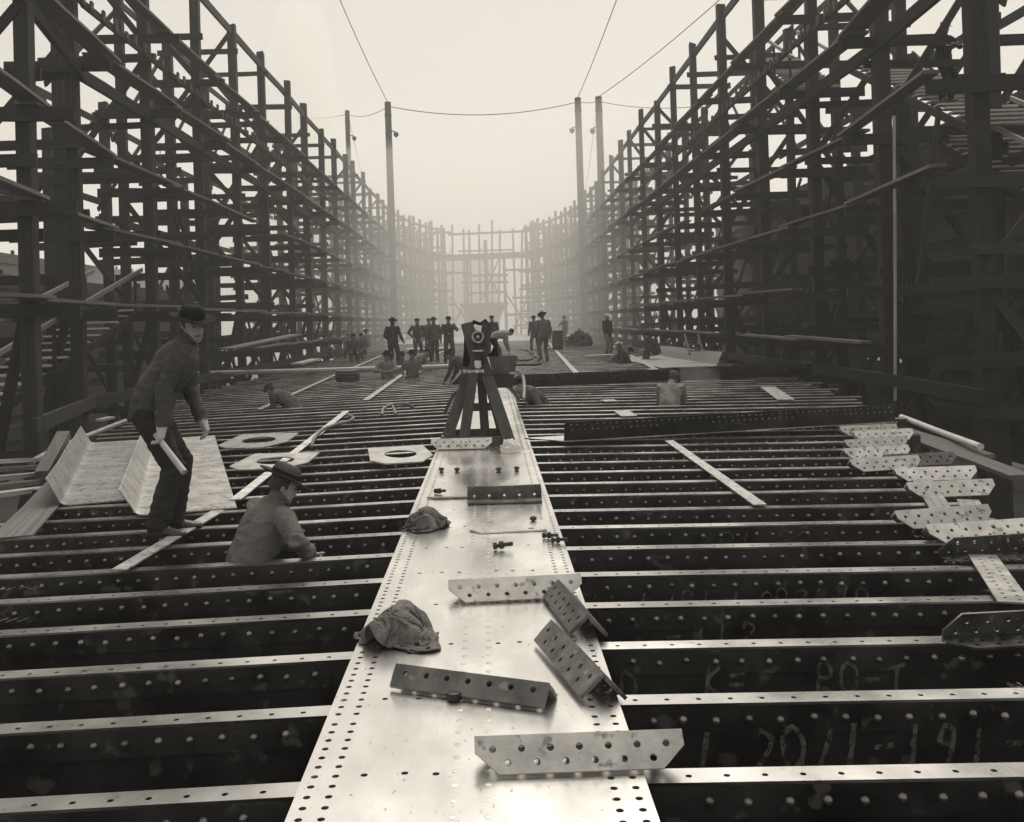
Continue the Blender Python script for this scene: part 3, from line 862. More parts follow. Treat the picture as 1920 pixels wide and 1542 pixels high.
# pile at the right
pile = [(1607, 792, 2, 'bracket', 'hindmost bracket of the pile beside the black channel end'), (1627, 806, 1, 'bracket', 'pale bracket second from the back of the pile at the right'),
        (1655, 818, 4, 'bracket', 'pale bracket third from the back of the pile at the right'), (1640, 835, 7, 'bracket', 'pale bracket in the middle of the pile at the right'),
        (1642, 852, 8, 'bracket', 'pale bracket just behind the front one of the pile at the right'), (1657, 870, 9, 'bracket', 'front bracket of the overlapping pile at the right'),
        (1722, 862, 1, 'darkangle', 'dark scaly bracket lying behind a pale one at the right'), (1752, 888, -3, 'bracket', 'pale bracket leaning in front of the dark scaly one'),
        (1780, 917, 1, 'bracket', 'pale bracket lying level and alone at the right'), (1765, 972, 8, 'bracket', 'pale bracket tilted up to its right above the nearest pair'),
        (1830, 998, 7, 'bracket', 'nearest pale tilted bracket at the right edge')]
for k, (x, y, a, m, lb) in enumerate(pile):
    p = foot(x, y, fz + .01); bracket(lb, (p.x, p.y, -.03 - .012 * p.x + .01 + (.012 if k in (2, 3, 4) else 0)), math.radians(a), 50 + R.uniform(-4, 4), m, tilt=-.012 * 1)
p = foot(1835, 1035, fz); bracket('open dark bracket with its upright leg behind, upper of two at the right edge', (p.x + .12, p.y, -.05), math.radians(6), 45, 'darkclip', 'open', L=.78, leg=.135)
p = foot(1842, 1190, fz); bracket('open dark bracket with its upright leg behind, lower of two at the right edge', (p.x + .16, p.y, -.045), math.radians(4), 45, 'darkclip', 'open', L=.72, leg=.135)
def flatstrip(label, px, py, px2, py2, wdt, mat='plate', lift=.02):
    a, b = deck(px, py, fz), deck(px2, py2, fz); L = (Vector((b.x, b.y, 0)) - Vector((a.x, a.y, 0))).length
    hs = []; x = .05
    while x < L - .04: hs += [circle(x, wdt * .3, .011, 8), circle(x + .03, wdt * .7, .011, 8)]; x += .085
    o = link('holed_strip', plate2d('holed_strip', [(0, 0), (L, 0), (L, wdt), (0, wdt)], hs, .01), M[mat], None, (a.x, a.y, -.02 - .012 * min(a.x, b.x) + lift), (0, 0, math.atan2(b.y - a.y, b.x - a.x)))
    tag(o, label, 'steel strip')
flatstrip('holed steel strip slanting out of the frame at the right edge', 1935, 1130, 1868, 1040, .16)
flatstrip('holed steel strip half hidden under the tilted brackets', 1790, 958, 1745, 895, .16)
flatstrip('holed steel strip under the nearest tilted bracket', 1880, 1010, 1835, 935, .16)

# ------------------------------------------------------------------ flanged plates and black channels
def flanged_plate(label, x, y, rz, L, W, fl, mat='plate', z=-.02, flare=.10, dots=True, name='flanged_plate', side=-1):
    root = empty(name, (x, y, z), rz, label, 'steel plate', 'bent plates lying on the frames')
    prof = [(W, 0.0), (W * .5, 0.0), (.10, 0.0), (.05, .008), (.015, .035), (-.004, .08), (-flare * .6, fl * .7), (-flare, fl)]
    t = .012; mb = MB(); n = len(prof); ys = [0, L * .25, L * .5, L * .75, L]
    off = []
    for i in range(n):
        a = Vector(prof[max(0, i - 1)]); b = Vector(prof[min(n - 1, i + 1)]); d = (b - a).normalized(); off.append(Vector((d.y, -d.x)) * -t)
    for y_ in ys:
        wob = .012 * math.sin(y_ * 1.9 + x)
        for i in range(n): mb.v.append((prof[i][0] * (1 if side < 0 else -1), y_, prof[i][1] + (wob if i > 5 else 0)))
        for i in range(n): mb.v.append(((prof[i][0] + off[i].x) * (1 if side < 0 else -1), y_, prof[i][1] + abs(off[i].y) * (1 if i < 4 else .3) + (wob if i > 5 else 0)))
    m = 2 * n
    for j in range(len(ys) - 1):
        for i in range(n - 1):
            a = j * m + i
            mb.f.append((a, a + 1, a + 1 + m, a + m)); mb.f.append((a + n + 1, a + n, a + n + m, a + n + 1 + m))
        for i in (0, n - 1):
            a = j * m + i; mb.f.append((a, a + m, a + m + n, a + n))
    for j in (0, len(ys) - 1):
        for i in range(n - 1):
            a = j * m + i; mb.f.append((a, a + n, a + n + 1, a + 1))
    me = mb.mesh('plate', 35)
    bm = bmesh.new(); bm.from_mesh(me); bmesh.ops.recalc_face_normals(bm, faces=bm.faces); bm.to_mesh(me); bm.free()
    link('bent_plate', me, M[mat], root)
    if dots:
        dv = MB().lathe([(.011, 0), (.0105, .001), (.009, .001)], 7); pts = []
        y_ = .25
        while y_ < L:
            xx = .14
            while xx < W - .04: pts.append(((xx) * (1 if side < 0 else -1), y_ + R.uniform(-.01, .01), t + .0005)); xx += .085
            y_ += .62
        xx = .1
        while xx < W: pts.append((xx * (1 if side < 0 else -1), .045, t + .0005)); xx += .06
        many(np.array(dv.v), dv.f, pts, 'punch_marks', M['iron'], root)
    return root
flanged_plate('pale flanged steel plate lying farther left behind the stooping man', -3.98, 9.4, math.radians(19), 5.6, .95, .26, z=-.115)
flanged_plate('pale flanged steel plate lying behind the legs of the stooping man', -2.98, 8.55, math.radians(17), 6.3, .86, .24, z=-.075)
flanged_plate('pale flanged plate lying by the right staging behind the checked coat', 7.0, 30.4, math.radians(2.2), 9.0, 1.7, .42, z=-.07, flare=.16, side=1, dots=False)

def channel(label, xa, ya, xb, yb, h, depth=.55, rows=2, nose=.35, z=.0):
    a, b = Vector((xa, ya, 0)), Vector((xb, yb, 0)); L = (b - a).length
    root = empty('black_channel', (xa, ya, z), math.atan2(yb - ya, xb - xa), label, 'steel channel', 'black steel channels laid over the frames')
    MB().hexa([(0, 0, .0125), (L, 0, .0125), (L, .013, .0125), (0, .013, .0125), (-.0, -.05, h), (L, -.03, h), (L, -.017, h), (0, -.037, h)]).build('face_plate', M['darkchannel'], root)
    link('base_plate', plate2d('base_plate', [(0.0, .0), (L, 0), (L, depth), (-nose, depth)], [], .012), M['flange'], root)
    pts = []; x = .08
    while x < L - .05:
        for r in range(rows):
            if r == 0 or (x % 1.9) < 1.2:
                t = (h - .04 - .06 * r) / h
                pts.append((x + .02 * r + R.uniform(-.01, .01), -.05 * t - .001 + .02 * (x / L) * t, h - .04 - .06 * r))
        x += .085
    bv = RLV * .75
    many(bv, RLF, pts, 'hole_dots', M['rivet'], root, sm=70)  # pale studs stand in for light showing through the punched rows
channel('long black channel with punched rows lying across the right frames', .98, 12.25, 5.45, 13.3, .245)
channel('farther black channel standing across the right frames behind the kneeling men', .72, 22.2, 7.6, 23.4, .30, .3, 2, .0)

def hole_plate(label, px, py, wd, dp, rz, tilt, mat='plate', ch=.22):
    p = deck(px, py, fz)
    out = [(-wd / 2, dp * ch), (-wd / 2 + wd * .2, 0), (wd / 2 - wd * .25, 0), (wd / 2, dp * .35), (wd / 2, dp), (-wd / 2 + wd * .1, dp)]
    o = link('lightening_hole_plate', plate2d('lightening_hole_plate', out, [circle(.02, dp * .52, wd * .25, 28, dp * .24)], .014), M[mat], None, (p.x, p.y, -.02 - .02 * abs(p.x) + .035), (tilt, 0, rz))
    tag(o, label, 'steel plate', 'plates with an oval hole')
hole_plate('pale plate with an oval hole, the farther one beside the flanged plates', 462, 838, .88, 1.0, math.radians(-3), math.radians(4))
hole_plate('pale plate with an oval hole, the nearer one beside the flanged plates', 492, 880, .85, .85, math.radians(-4), math.radians(4))
hole_plate('pale plate with an oval hole leaning against the left edge of the keel', 762, 873, .72, 1.0, math.radians(14), math.radians(3))

# ------------------------------------------------------------------ bolts and nuts
def hexa_prof(r, z0, z1): return [(r, z0), (r, z1)]
def bolt_mesh(L=.085):
    mb = MB(); mb.lathe([(.019, 0), (.019, .014)], 6); mb.lathe([(.0105, .0141), (.0105, .0141 + L)], 10); return mb
_bm = bolt_mesh().mesh('bolt'); _bm.materials.append(M['iron'])
_nm = MB().lathe([(.012, 0), (.021, .001), (.021, .02), (.012, .021)], 6).mesh('nut'); _nm.materials.append(M['iron'])
def bolt(label, px, py, rot, nut=True, s=1.0):
    p = deck(px, py)
    up = abs(rot[0]) < .2
    root = empty('bolt', (p.x, p.y, .002 if up else .02 * s), 0, label, 'bolt', 'loose bolts on the keel plate'); root.rotation_euler = rot; root.scale = (s, s, s)
    link('shank', _bm, None, root, (0, 0, 0), None, (1, 1, .38) if up else None)
    if nut: link('nut', _nm, None, root, (0, 0, .03 if not up else .0142))
for (x, y, w_) in ((828, 886, 'leftmost'), (857, 886, 'second from the left'), (935, 886, 'third from the left'), (969, 884, 'rightmost')):
    bolt('%s of the four bolts standing in a row on the keel plate' % w_, x, y, (0, 0, 0), s=1.25)
bolt('bolt with its nut lying alone in mid keel plate', 926, 1032, (math.radians(80), .3, 1.3), s=1.3)
bolt('small bolt lying right of it near the plate edge, upper of two', 1018, 1010, (math.radians(86), 0, 1.2), s=1.1)
bolt('small bolt near the plate edge, lower of two', 1034, 1019, (math.radians(86), 0, 1.4), s=1.1)
bolt('bolt standing on the thin cut-cornered plate', 1000, 980, (0, 0, 0), s=1.2)
bolt('bolt lying at the left end of the flat strap', 816, 926, (math.radians(84), 0, .9), s=1.2)
p = deck(852, 1312); o = link('nut', _nm, None, None, (p.x, p.y, .002)); o.scale = (1.5, 1.5, 1.4); tag(o, 'square-looking nut under the dark angle iron near the camera', 'nut')

# ------------------------------------------------------------------ crumpled sacks and paper
def heap(name, label, cat, c, sx, sy, h, mat, seed, peak=(.1, .2), folds=1.0):
    n, m = 72, 30; mb = MB()
    def ridge(p): 
        v = noise.noise(p); return 1 - abs(v) * 2.0
    for j in range(m + 1):
        t = j / m
        for i in range(n):
            a = 2 * math.pi * i / n
            rim = 1 + .22 * noise.noise((math.cos(a) * 1.3 + seed, math.sin(a) * 1.3, seed))
            rr = math.sin(t * math.pi / 2) * rim
            z = h * (math.cos(t * math.pi / 2) ** .8 if t < 1 else 0)
            x = math.cos(a) * rr * sx; y = math.sin(a) * rr * sy
            x += peak[0] * sx * (1 - t); y += peak[1] * sy * (1 - t)
            q = Vector((x * 5 + seed, y * 5 + z * 4, z * 8 + .6 * x / sx))
            def fold(fr, ph, sd):
                w_ = noise.noise(Vector((x * 6 + sd, y * 6, z * 5))) * 1.6 + noise.noise(Vector((x * 14, y * 14 + sd, z * 12))) * .5
                return (1 - abs(math.sin(fr * (x * math.cos(ph) + y * math.sin(ph) + z * .9) / sx + w_ * 1.5))) ** 1.6
            f = fold(3.2, seed, 1.0) * .040 + fold(5.1, seed + 1.9, 7.7) * .028 + fold(9.0, seed + 1.1, 3.3) * .012 + noise.noise(q * .4) * .045
            k = min(1, (1 - t) * 3 + .25) * folds
            nrm = Vector((math.cos(a) * math.sin(t * 1.57), math.sin(a) * math.sin(t * 1.57), math.cos(t * 1.57)))
            d = nrm * (f - .03) * k * (h / .17)
            mb.v.append((x + d.x, y + d.y, max(.002 if t > .97 else .004, z + d.z)))
    for j in range(m):
        for i in range(n):
            a = j * n + i; b = j * n + (i + 1) % n
            mb.f.append((a, a + n, b + n, b))
    mb.f.append(tuple(range(n)))
    o = mb.build(name, M[mat], None, c, sm=80); tag(o, label, cat); return o
def crumpled_cloth(name, label, cat, c, rz, size, lumps, mat, seed, squash=.5, n=64, ring=.19, iters=70):
    """a sheet thrown down over a few lumps, settled with a small position-based cloth solver"""
    rs = np.random.RandomState(seed)
    u, v = np.meshgrid(np.linspace(-.5, .5, n), np.linspace(-.5, .5, n), indexing='ij')
    L0 = size / (n - 1)
    P = np.stack([u * size * squash, v * size * squash, np.full_like(u, .24)], -1)
    w1 = sum(np.sin(u * k * 9 + v * q * 9 + rs.uniform(0, 6)) * .030 for k, q in ((1, .4), (.5, -1.2), (1.7, .9), (-.8, 2)))
    P[..., 2] += w1 + rs.normal(0, .006, u.shape)
    P[..., 0] += .02 * np.sin(v * 17 + seed); P[..., 1] += .02 * np.sin(u * 15 + seed)
    V = np.zeros_like(P)
    cons = [((1, 0), 1.0, L0), ((0, 1), 1.0, L0), ((1, 1), .6, L0 * 1.414), ((1, -1), .6, L0 * 1.414), ((2, 0), .10, 2 * L0), ((0, 2), .10, 2 * L0), ((4, 0), .03, 4 * L0), ((0, 4), .03, 4 * L0)]
    dt = .016
    for it in range(iters):
        V[..., 2] -= 9.8 * dt; V *= .97
        Q = P + V * dt
        for _ in range(8):
            for (di, dj), k, l in cons:
                i0, i1 = (0, n - di), (di, n)
                j0, j1 = ((0, n - dj), (dj, n)) if dj >= 0 else ((-dj, n), (0, n + dj))
                A = Q[i0[0]:i0[1], j0[0]:j0[1]]; B = Q[i1[0]:i1[1], j1[0]:j1[1]]
                d = B - A; ln = np.linalg.norm(d, axis=-1, keepdims=True) + 1e-9
                cor = d * (.5 * k * .8 * (1 - l / ln))
                A += cor; B -= cor
            for (lx, ly, lz, lr) in lumps:
                d = Q - np.array([lx, ly, lz]); ln = np.linalg.norm(d, axis=-1, keepdims=True)
                hit = ln[..., 0] < lr
                Q = np.where(ln < lr, np.array([lx, ly, lz]) + d / np.maximum(ln, 1e-6) * lr, Q)
                Q[hit, :2] = Q[hit, :2] * .35 + P[hit, :2] * .65
            if it < iters - 8:      # gathered in a rough ring, so that the sheet buckles into folds
                r_ = np.hypot(Q[..., 0], Q[..., 1]) + 1e-9; an_ = np.arctan2(Q[..., 1], Q[..., 0])
                rm = ring * (1 + .18 * np.sin(an_ * 2 + seed) + .10 * np.sin(an_ * 5 + 2 * seed))
                k_ = np.minimum(1, rm / r_)[..., None]; Q[..., :2] = Q[..., :2] * (k_ * .12 + .88)
            low = Q[..., 2] < .006
            Q[..., 2] = np.maximum(Q[..., 2], .006)
            Q[low, :2] = Q[low, :2] * .25 + P[low, :2] * .75
        V = (Q - P) / dt; P = Q
    mb = MB(); mb.v = [tuple(p) for p in P.reshape(-1, 3)]
    for i in range(n - 1):
        for j in range(n - 1): mb.f.append((i * n + j, (i + 1) * n + j, (i + 1) * n + j + 1, i * n + j + 1))
    o = mb.build(name, M[mat], None, c, (0, 0, rz), sm=180)
    md = o.modifiers.new('thick', 'SOLIDIFY'); md.thickness = .004
    md = o.modifiers.new('sub', 'SUBSURF'); md.levels = 1; md.render_levels = 1
    return tag(o, label, cat)
p = deck(745, 1215); crumpled_cloth('burlap_sack', 'crumpled burlap sack lying nearer the camera on the left of the keel', 'sack', (p.x, p.y + .11, .001), .5, .84,
    [(0, 0, .05, .095), (.09, .03, .04, .075), (-.09, 0, .04, .075), (0, .09, .05, .07), (.03, -.08, .03, .065), (.05, .05, .12, .05)], 'sack', 4, .46, ring=.20)
p = deck(800, 996); crumpled_cloth('burlap_sack', 'crumpled burlap sack farther along the left edge of the keel plate', 'sack', (p.x, p.y + .13, .001), 1.7, .80,
    [(0, 0, .05, .09), (.08, -.03, .05, .07), (-.09, .02, .04, .07), (0, .08, .04, .07), (-.02, -.08, .03, .06), (-.03, .0, .10, .05)], 'sack', 9, .46, ring=.185)
p = deck(958, 850); heap('crumpled_paper', 'crumpled white paper lying by the foot of the stand', 'paper', (p.x, p.y + .1, .0), .11, .12, .12, 'paper', 5.2, (-.2, .1), 1.3)

# ------------------------------------------------------------------ the wooden stand with its rig
def stand():
    D = 12.1
    base = deck(897, 815); bx, by = base.x, 12.4
    root = empty('rigging_stand', (bx, by, 0), 0, 'dark wooden trestle stand with a round valve head on the keel plate', 'stand')
    def B(name, a, b, w, h, mat='standwood', up=(0, 1, 0)): return MB().beam(a, b, w, h, up).build(name, M[mat], root)
    # base frame
    B('base_board', (-.43, -.32, .06), (.43, -.30, .05), .05, .12, up=(0, 0, 1))
    B('base_board', (-.33, .62, .055), (.33, .62, .055), .05, .11, up=(0, 0, 1))
    B('base_board', (.42, -.27, .06), (.31, .585, .06), .05, .115, up=(0, 0, 1))
    B('base_board', (-.42, -.27, .06), (-.31, .585, .06), .05, .115, up=(0, 0, 1))
    # five raking legs
    B('leg', (-.36, -.22, .12), (-.02, .10, 1.02), .135, .06)
    B('leg', (-.17, -.355, .02), (.025, -.02, 1.18), .125, .055)
    B('leg', (.40, -.355, .02), (.075, .0, 1.06), .14, .055)
    B('leg', (.10, .05, .02), (.06, .10, 1.0), .11, .06)
    B('leg', (.30, .56, .11), (.10, .16, 1.0), .12, .06)
    B('leg', (-.16, .56, .11), (.0, .17, 1.0), .11, .06)
    B('cross_board', (-.14, .30, .42), (.22, .30, .42), .03, .10, up=(0, 0, 1))
    # forked head boards
    B('fork_board', (.02, -.04, 1.02), (-.09, -.03, 1.49), .15, .05)
    B('fork_board', (.08, -.04, 1.02), (.17, -.03, 1.49), .13, .05)
    B('mast_board', (-.02, .03, .9), (-.01, .03, 1.40), .08, .07)
    # valve and tool
    MB().lathe([(.055, 0), (.06, .01), (.06, .05), (.045, .06), (.045, .13), (.06, .14), (.06, .17), (.04, .18), (.04, .24), (.055, .25), (.055, .275)], 14, (.045, -.10, .98)).build('valve_body', M['iron'], root, sm=40)
    MB().lathe([(.075, 0), (.075, .022)], 16, (.045, -.10, 1.135)).build('collar', M['brass'], root)
    MB().tube([(.045, -.20, 1.315), (.045, -.02, 1.315)], [.062, .062], 18).build('round_head', M['iron'], root, sm=40)
    me = MB(); n = 20
    for k in range(n):
        a = 2 * math.pi * k / n; b = 2 * math.pi * (k + 1) / n
        me.tube([(.045 + .066 * math.cos(a), -.205, 1.315 + .066 * math.sin(a)), (.045 + .066 * math.cos(b), -.205, 1.315 + .066 * math.sin(b))], .013, 6, False)
    me.build('ring', M['brass'], root)
    MB().lathe([(.022, 0), (.022, .012), (.008, .018)], 6, (0, 0, 0)).build('cap_nut', M['brass'], root, (.045, -.20, 1.315), (math.pi / 2, 0, 0))
    MB().tube([(-.15, -.12, .895), (.10, -.12, .895)], .022, 10).build('cross_pipe', M['brass'], root)
    for x in (-.13, -.07, .02, .09): MB().lathe([(.034, -.02), (.034, .02)], 6, (x, -.12, .895)).build('fitting', M['brass'], root)
    MB().lathe([(.03, 0), (.045, .03), (.045, .09), (.02, .10)], 10, (.035, -.13, .93)).build('glass_cup', M['paper'], root, sm=40)
    MB().tube([(.05, -.1, .98), (.05, -.1, .76)], .03, 10).build('down_pipe', M['iron'], root)
    # shelf and pail
    B('shelf_arm', (.10, .02, .86), (.42, .02, .86), .30, .03, up=(0, 0, 1))
    # hung dark coat
    mb = MB(); n = 14
    for j in range(9):
        t = j / 8
        for i in range(n):
            s = i / (n - 1)
            mb.v.append((-.13 - .03 * t + s * .13 + .01 * math.sin(s * 14 + t * 2), .10 - .10 * math.sin(s * 3.1) * (.4 + t * .4) + .016 * math.sin(s * 22), 1.40 - t * .42 - .03 * math.sin(s * 5)))
    for j in range(8):
        for i in range(n - 1):
            a = j * n + i; mb.f.append((a, a + 1, a + 1 + n, a + n))
    o = mb.build('hung_coat', M['darkcloth'], root, sm=80)
    md = o.modifiers.new('thick', 'SOLIDIFY'); md.thickness = .012
    mb = MB()
    for k in range(4): mb.tube([(.20 + .02 * k, .02 + .01 * k, 1.28), (.26, .0, 1.2), (.27 - .02 * k, .0, 1.08), (.21, .02, 1.0 + .02 * k), (.16, .03, 1.1)], .024, 7)
    mb.build('hose_coil', M['darkcloth'], root, sm=60)
    MB().tube([(-.06, .02, 1.43), (.0, .0, 1.50), (.08, .02, 1.47), (.14, .03, 1.51), (.19, .03, 1.46)], [.02, .028, .022, .028, .015], 7).build('rope_lashing', M['darkcloth'], root, sm=60)
    return root
ST = stand()
def pail():
    c = Vector((ST.location.x + .345, ST.location.y + .02, .877))
    root = empty('wooden_pail', c, 0, 'square tapered pail hanging on the shelf of the stand', 'pail')
    a, b, h, t = .14, .18, .19, .015
    for (s, ax) in ((-1, 0), (1, 0), (-1, 1), (1, 1)):
        if ax == 0: pts = [(s * a, -a, 0), (s * (a - t), -a, 0), (s * (a - t), a, 0), (s * a, a, 0), (s * b, -b, h), (s * (b - t), -b, h), (s * (b - t), b, h), (s * b, b, h)]
        else: pts = [(-a + t, s * a, 0), (-a + t, s * (a - t), 0), (a - t, s * (a - t), 0), (a - t, s * a, 0), (-b + t, s * b, h), (-b + t, s * (b - t), h), (b - t, s * (b - t), h), (b - t, s * b, h)]
        MB().hexa(pts).build('side', M['tin'], root)
    MB().box(-a + t, a - t, -a + t, a - t, .002, .014).build('bottom', M['tin'], root)
pail()
MBp = Vector((ST.location.x + .33, ST.location.y + .02, .68))
o = MB().hexa([(-.12, -.12, 0), (.12, -.12, 0), (.12, .12, 0), (-.12, .12, 0), (-.15, -.13, .16), (.15, -.13, .16), (.15, .13, .16), (-.15, .13, .16)]).build('tool_box', M['darkchannel'], None, MBp)
tag(o, 'small black box hung under the shelf of the stand', 'box')

# ------------------------------------------------------------------ hoses and pipes
def spline(pts, n=8):
    pts = [Vector(p) for p in pts]; out = []
    P = [pts[0]] + pts + [pts[-1]]
    for i in range(1, len(P) - 2):
        for k in range(n):
            t = k / n; a, b, c, d = P[i - 1], P[i], P[i + 1], P[i + 2]
            out.append(.5 * ((2 * b) + (c - a) * t + (2 * a - 5 * b + 4 * c - d) * t * t + (3 * b - a - 3 * c + d) * t ** 3))
    out.append(pts[-1]); return out
def hose(label, pts, r=.022, mat='hose', name='air_hose'):
    o = MB().tube(spline(pts), r, 8).build(name, M[mat], sm=60); tag(o, label, 'hose' if 'hose' in name else 'pipe', 'air hoses' if 'hose' in name else None); return o
hose('pale air hose curling over the left frames behind the felt hat', [at(584, 838, 12.8), at(590, 822, 13.0), at(605, 806, 13.4), at(630, 796, 14), at(655, 790, 14.4), at(662, 783, 14.8), at(650, 778, 15.2)], .024)
hose('looped air hose standing over the frames left of the stand', [at(716, 778, 15.5), at(720, 766, 15.8), at(738, 758, 16), at(760, 757, 16.2), at(774, 764, 16.4)], .026)
hose('second loop of air hose left of the stand', [at(742, 777, 15.6), at(738, 767, 15.8), at(735, 760, 16)], .024)
hose('dark air hose rising from the keel edge to the stand', [at(835, 775, 14.2), at(842, 760, 14), at(852, 742, 13.6), at(868, 730, 13.2), at(880, 735, 12.6)], .03, 'darkhose')
hose('dark air hose running from the stand down over the right keel edge', [at(925, 700, 12.4), at(945, 718, 13), at(962, 735, 13.8), at(970, 748, 14.4), at(971, 752, 14.6)], .028, 'darkhose')
hose('air hose arching beside the man bent over in the cap', [at(955, 696, 18), at(968, 696, 18), at(980, 706, 18), at(983, 725, 17.6), at(982, 748, 17)], .03)
hose('tangle of hose on the deck right of the stand', [deck(950, 668), deck(985, 676), deck(1005, 664), deck(990, 657), deck(1015, 680), deck(960, 684)], .04, 'darkhose')
hose('long white pipe lying across the frames on the left', [deck(330, 702, .1), deck(600, 695, .1), deck(872, 687, .1)], .08, 'pipe', 'air_main_pipe')
hose('pale pipe standing upright beside the right staging post', [at(1678, 752, 20.9), at(1678, 480, 20.9), at(1676, 218, 20.9)], .035, 'pipe', 'upright_pipe')
hose('pale pipe rail running beside the pile of brackets', [at(1690, 782, 15.2), at(1762, 810, 13.6), at(1838, 838, 12.2)], .045, 'pipe', 'rail_pipe')
hose('grey pipe rail with an elbow by the left planks', [at(60, 872, 12.8), at(68, 862, 13), at(130, 832, 14.6), at(235, 790, 17.6)], .045, 'plate', 'rail_pipe')

# ------------------------------------------------------------------ boards at both margins
def lying(label, a, b, w, t=.05, mat='board', name='loose_board'):
    o = timber(name, a, b, w, t, mat); tag(o, label, 'board', 'loose boards'); return o
def dz(p, z): return Vector((p.x, p.y, z))
p, q = deck(20, 1010, -.12), deck(150, 872, -.12); o = lying('long punched margin plank at the left edge of the frames', p, q, .34, .03, 'board', 'margin_plank')
lying('timber leaning against the pipe rail at the left', at(80, 890, 11.6), at(120, 815, 12.4), .16, .10)
for k in range(5):
    a = at(-40, 868 + 16 * k, 11.5 - .4 * k); b = at(70 + 8 * k, 862 + 13 * k, 13.2 - .4 * k)
    lying('%s from the top of the boards stacked at the left edge' % ('topmost', 'second', 'third', 'fourth', 'fifth')[k], a, b, .24, .05, 'palewood' if k % 2 == 0 else 'board')
lying('pale plank lying behind the bracket pile by the right staging', at(1706, 818, 13.4), at(1915, 895, 11), .28)
lying('second pale plank behind the bracket pile, nearer the staging', at(1690, 806, 14.2), at(1850, 856, 12.2), .22)
lying('small pale offcut standing left behind the flanged plates', at(186, 788, 16.6), at(210, 783, 17), .12, .04, 'palewood')
lying('pale board lying on the far left frames before the seated workers', at(555, 683, 34), at(592, 674, 37), .4, .06, 'palewood')
lying('long tilted plank propped on the left staging behind the stooping man', at(425, 655, 30), at(555, 628, 36), .5, .06, 'board')
# hanging caged lamp in the left staging
def lamp():
    c = at(302, 338, 30.5)
    root = empty('hanging_lamp', c, 0, 'caged electric lamp hanging on a cord in the left staging', 'lamp')
    MB().tube([(0, 0, .25), (0, 0, 1.15)], .012, 6).build('cord', M['cable'], root)
    MB().lathe([(.03, .12), (.045, .14), (.04, .26)], 10).build('socket', M['iron'], root)
    MB().lathe([(.02, .12), (.05, .03), (.055, -.02), (.03, -.07), (.004, -.08)], 12).build('bulb', M['paper'], root, sm=60)
    mb = MB()
    for k in range(6):
        a = k * math.pi / 3
        mb.tube([(.03 * math.cos(a), .03 * math.sin(a), .16), (.11 * math.cos(a), .11 * math.sin(a), .05), (.11 * math.cos(a), .11 * math.sin(a), -.06), (.02 * math.cos(a), .02 * math.sin(a), -.14)], .008, 5)
    mb.build('cage', M['iron'], root)
lamp()

# ------------------------------------------------------------------ barrel, drums and gear far along the deck
def keg(label, px, py, h, r, mat='standwood', name='keg'):
    c = deck(px, py)
    root = empty(name, c, 0, label, name.replace('_', ' '))
    pr = [(r * .86, 0), (r * .97, h * .2), (r, h * .5), (r * .97, h * .8), (r * .86, h)]
    MB().lathe(pr, 16).build('staves', M[mat], root, sm=50)
    for t in (.12, .38, .62, .88):
        rr = interp(t, [(0, r * .86), (.2, r * .97), (.5, r), (.8, r * .97), (1, r * .86)]) + .004
        MB().lathe([(rr, h * t - .02), (rr, h * t + .02)], 16).build('hoop', M['iron'], root)
    MB().lathe([(r * .8, h + .002), (r * .78, h + .006)], 16).build('lid', M[mat], root)
keg('wooden keg standing beside the man in the hat at the right', 1046, 656, .95, .28)
keg('low wooden tub standing on the left frames behind the crouching man', 652, 716, .30, .33, 'standwood', 'tub')
def junk():
    c = deck(1086, 650)
    root = empty('gear_heap', c, 0, 'tangled heap of chain, hose and gear on the deck beside the keg', 'gear heap')
    for k in range(5):
        pts = [(R.uniform(-.7, .7), R.uniform(-.4, .4), R.uniform(.04, .25 + .55 * R.random())) for _ in range(7)]
        MB().tube(spline(pts, 5), .05, 6).build('hose_coil', M['darkhose' if k % 2 else 'sack'], root, sm=60)
    h = heap('canvas', 'x', 'x', (0, 0, 0), .75, .5, .75, 'sack', 11.3, (.1, .1), 1.2)
    for kk in ('label', 'category'): del h[kk]
    h.parent = root
junk()
for (x, y, w_, d_, lb) in ((800, 655, 2.4, 3.5, 'pale plates lying on the deck behind the standing group'), (1010, 655, 1.6, .9, 'pale board lying on the deck by the bulky man seen from behind'),
                           (870, 645, 1.8, 3, 'pale plate lying on the far deck left of the stand'), (1130, 668, 1.4, .7, 'pale board on the deck before the man in the white cap')):
    p = deck(x, y); o = MB().box(-w_ / 2, w_ / 2, -d_ / 2, d_ / 2, 0, .05).build('pale_plate', M['palewood'], None, (p.x, p.y, .004), (0, 0, R.uniform(-.3, .3))); tag(o, lb, 'plate')
def ladder(label, a, b, w):
    root = empty('ladder', a, 0, label, 'ladder'); a, b = Vector(a), Vector(b)
    for s in (-1, 1): timber('rail', a + Vector((s * w / 2, 0, 0)), b + Vector((s * w / 2, 0, 0)), .06, .09, 'board', root)
    for k in range(1, 6):
        c = a.lerp(b, k / 6); timber('rung', c - Vector((w / 2, 0, 0)), c + Vector((w / 2, 0, 0)), .04, .05, 'board', root)
ladder('short ladder leaning at the foot of the right staging', at(1306, 664, 33), at(1296, 628, 34), .45)
def mark_board():
    c = at(1478, 577, 25.8)
    root = empty('number_board', c, 0, 'dark board chalked with a number on the right staging', 'board')
    timber('board', c + Vector((-.5, .05, 0)), c + Vector((.6, .05, 0)), .04, .5, 'wallwood', root)
    o = mark(0, 0, '1 25', -.42, -.16, .30, .20, .035, y=.0, parent=root)
mark_board()
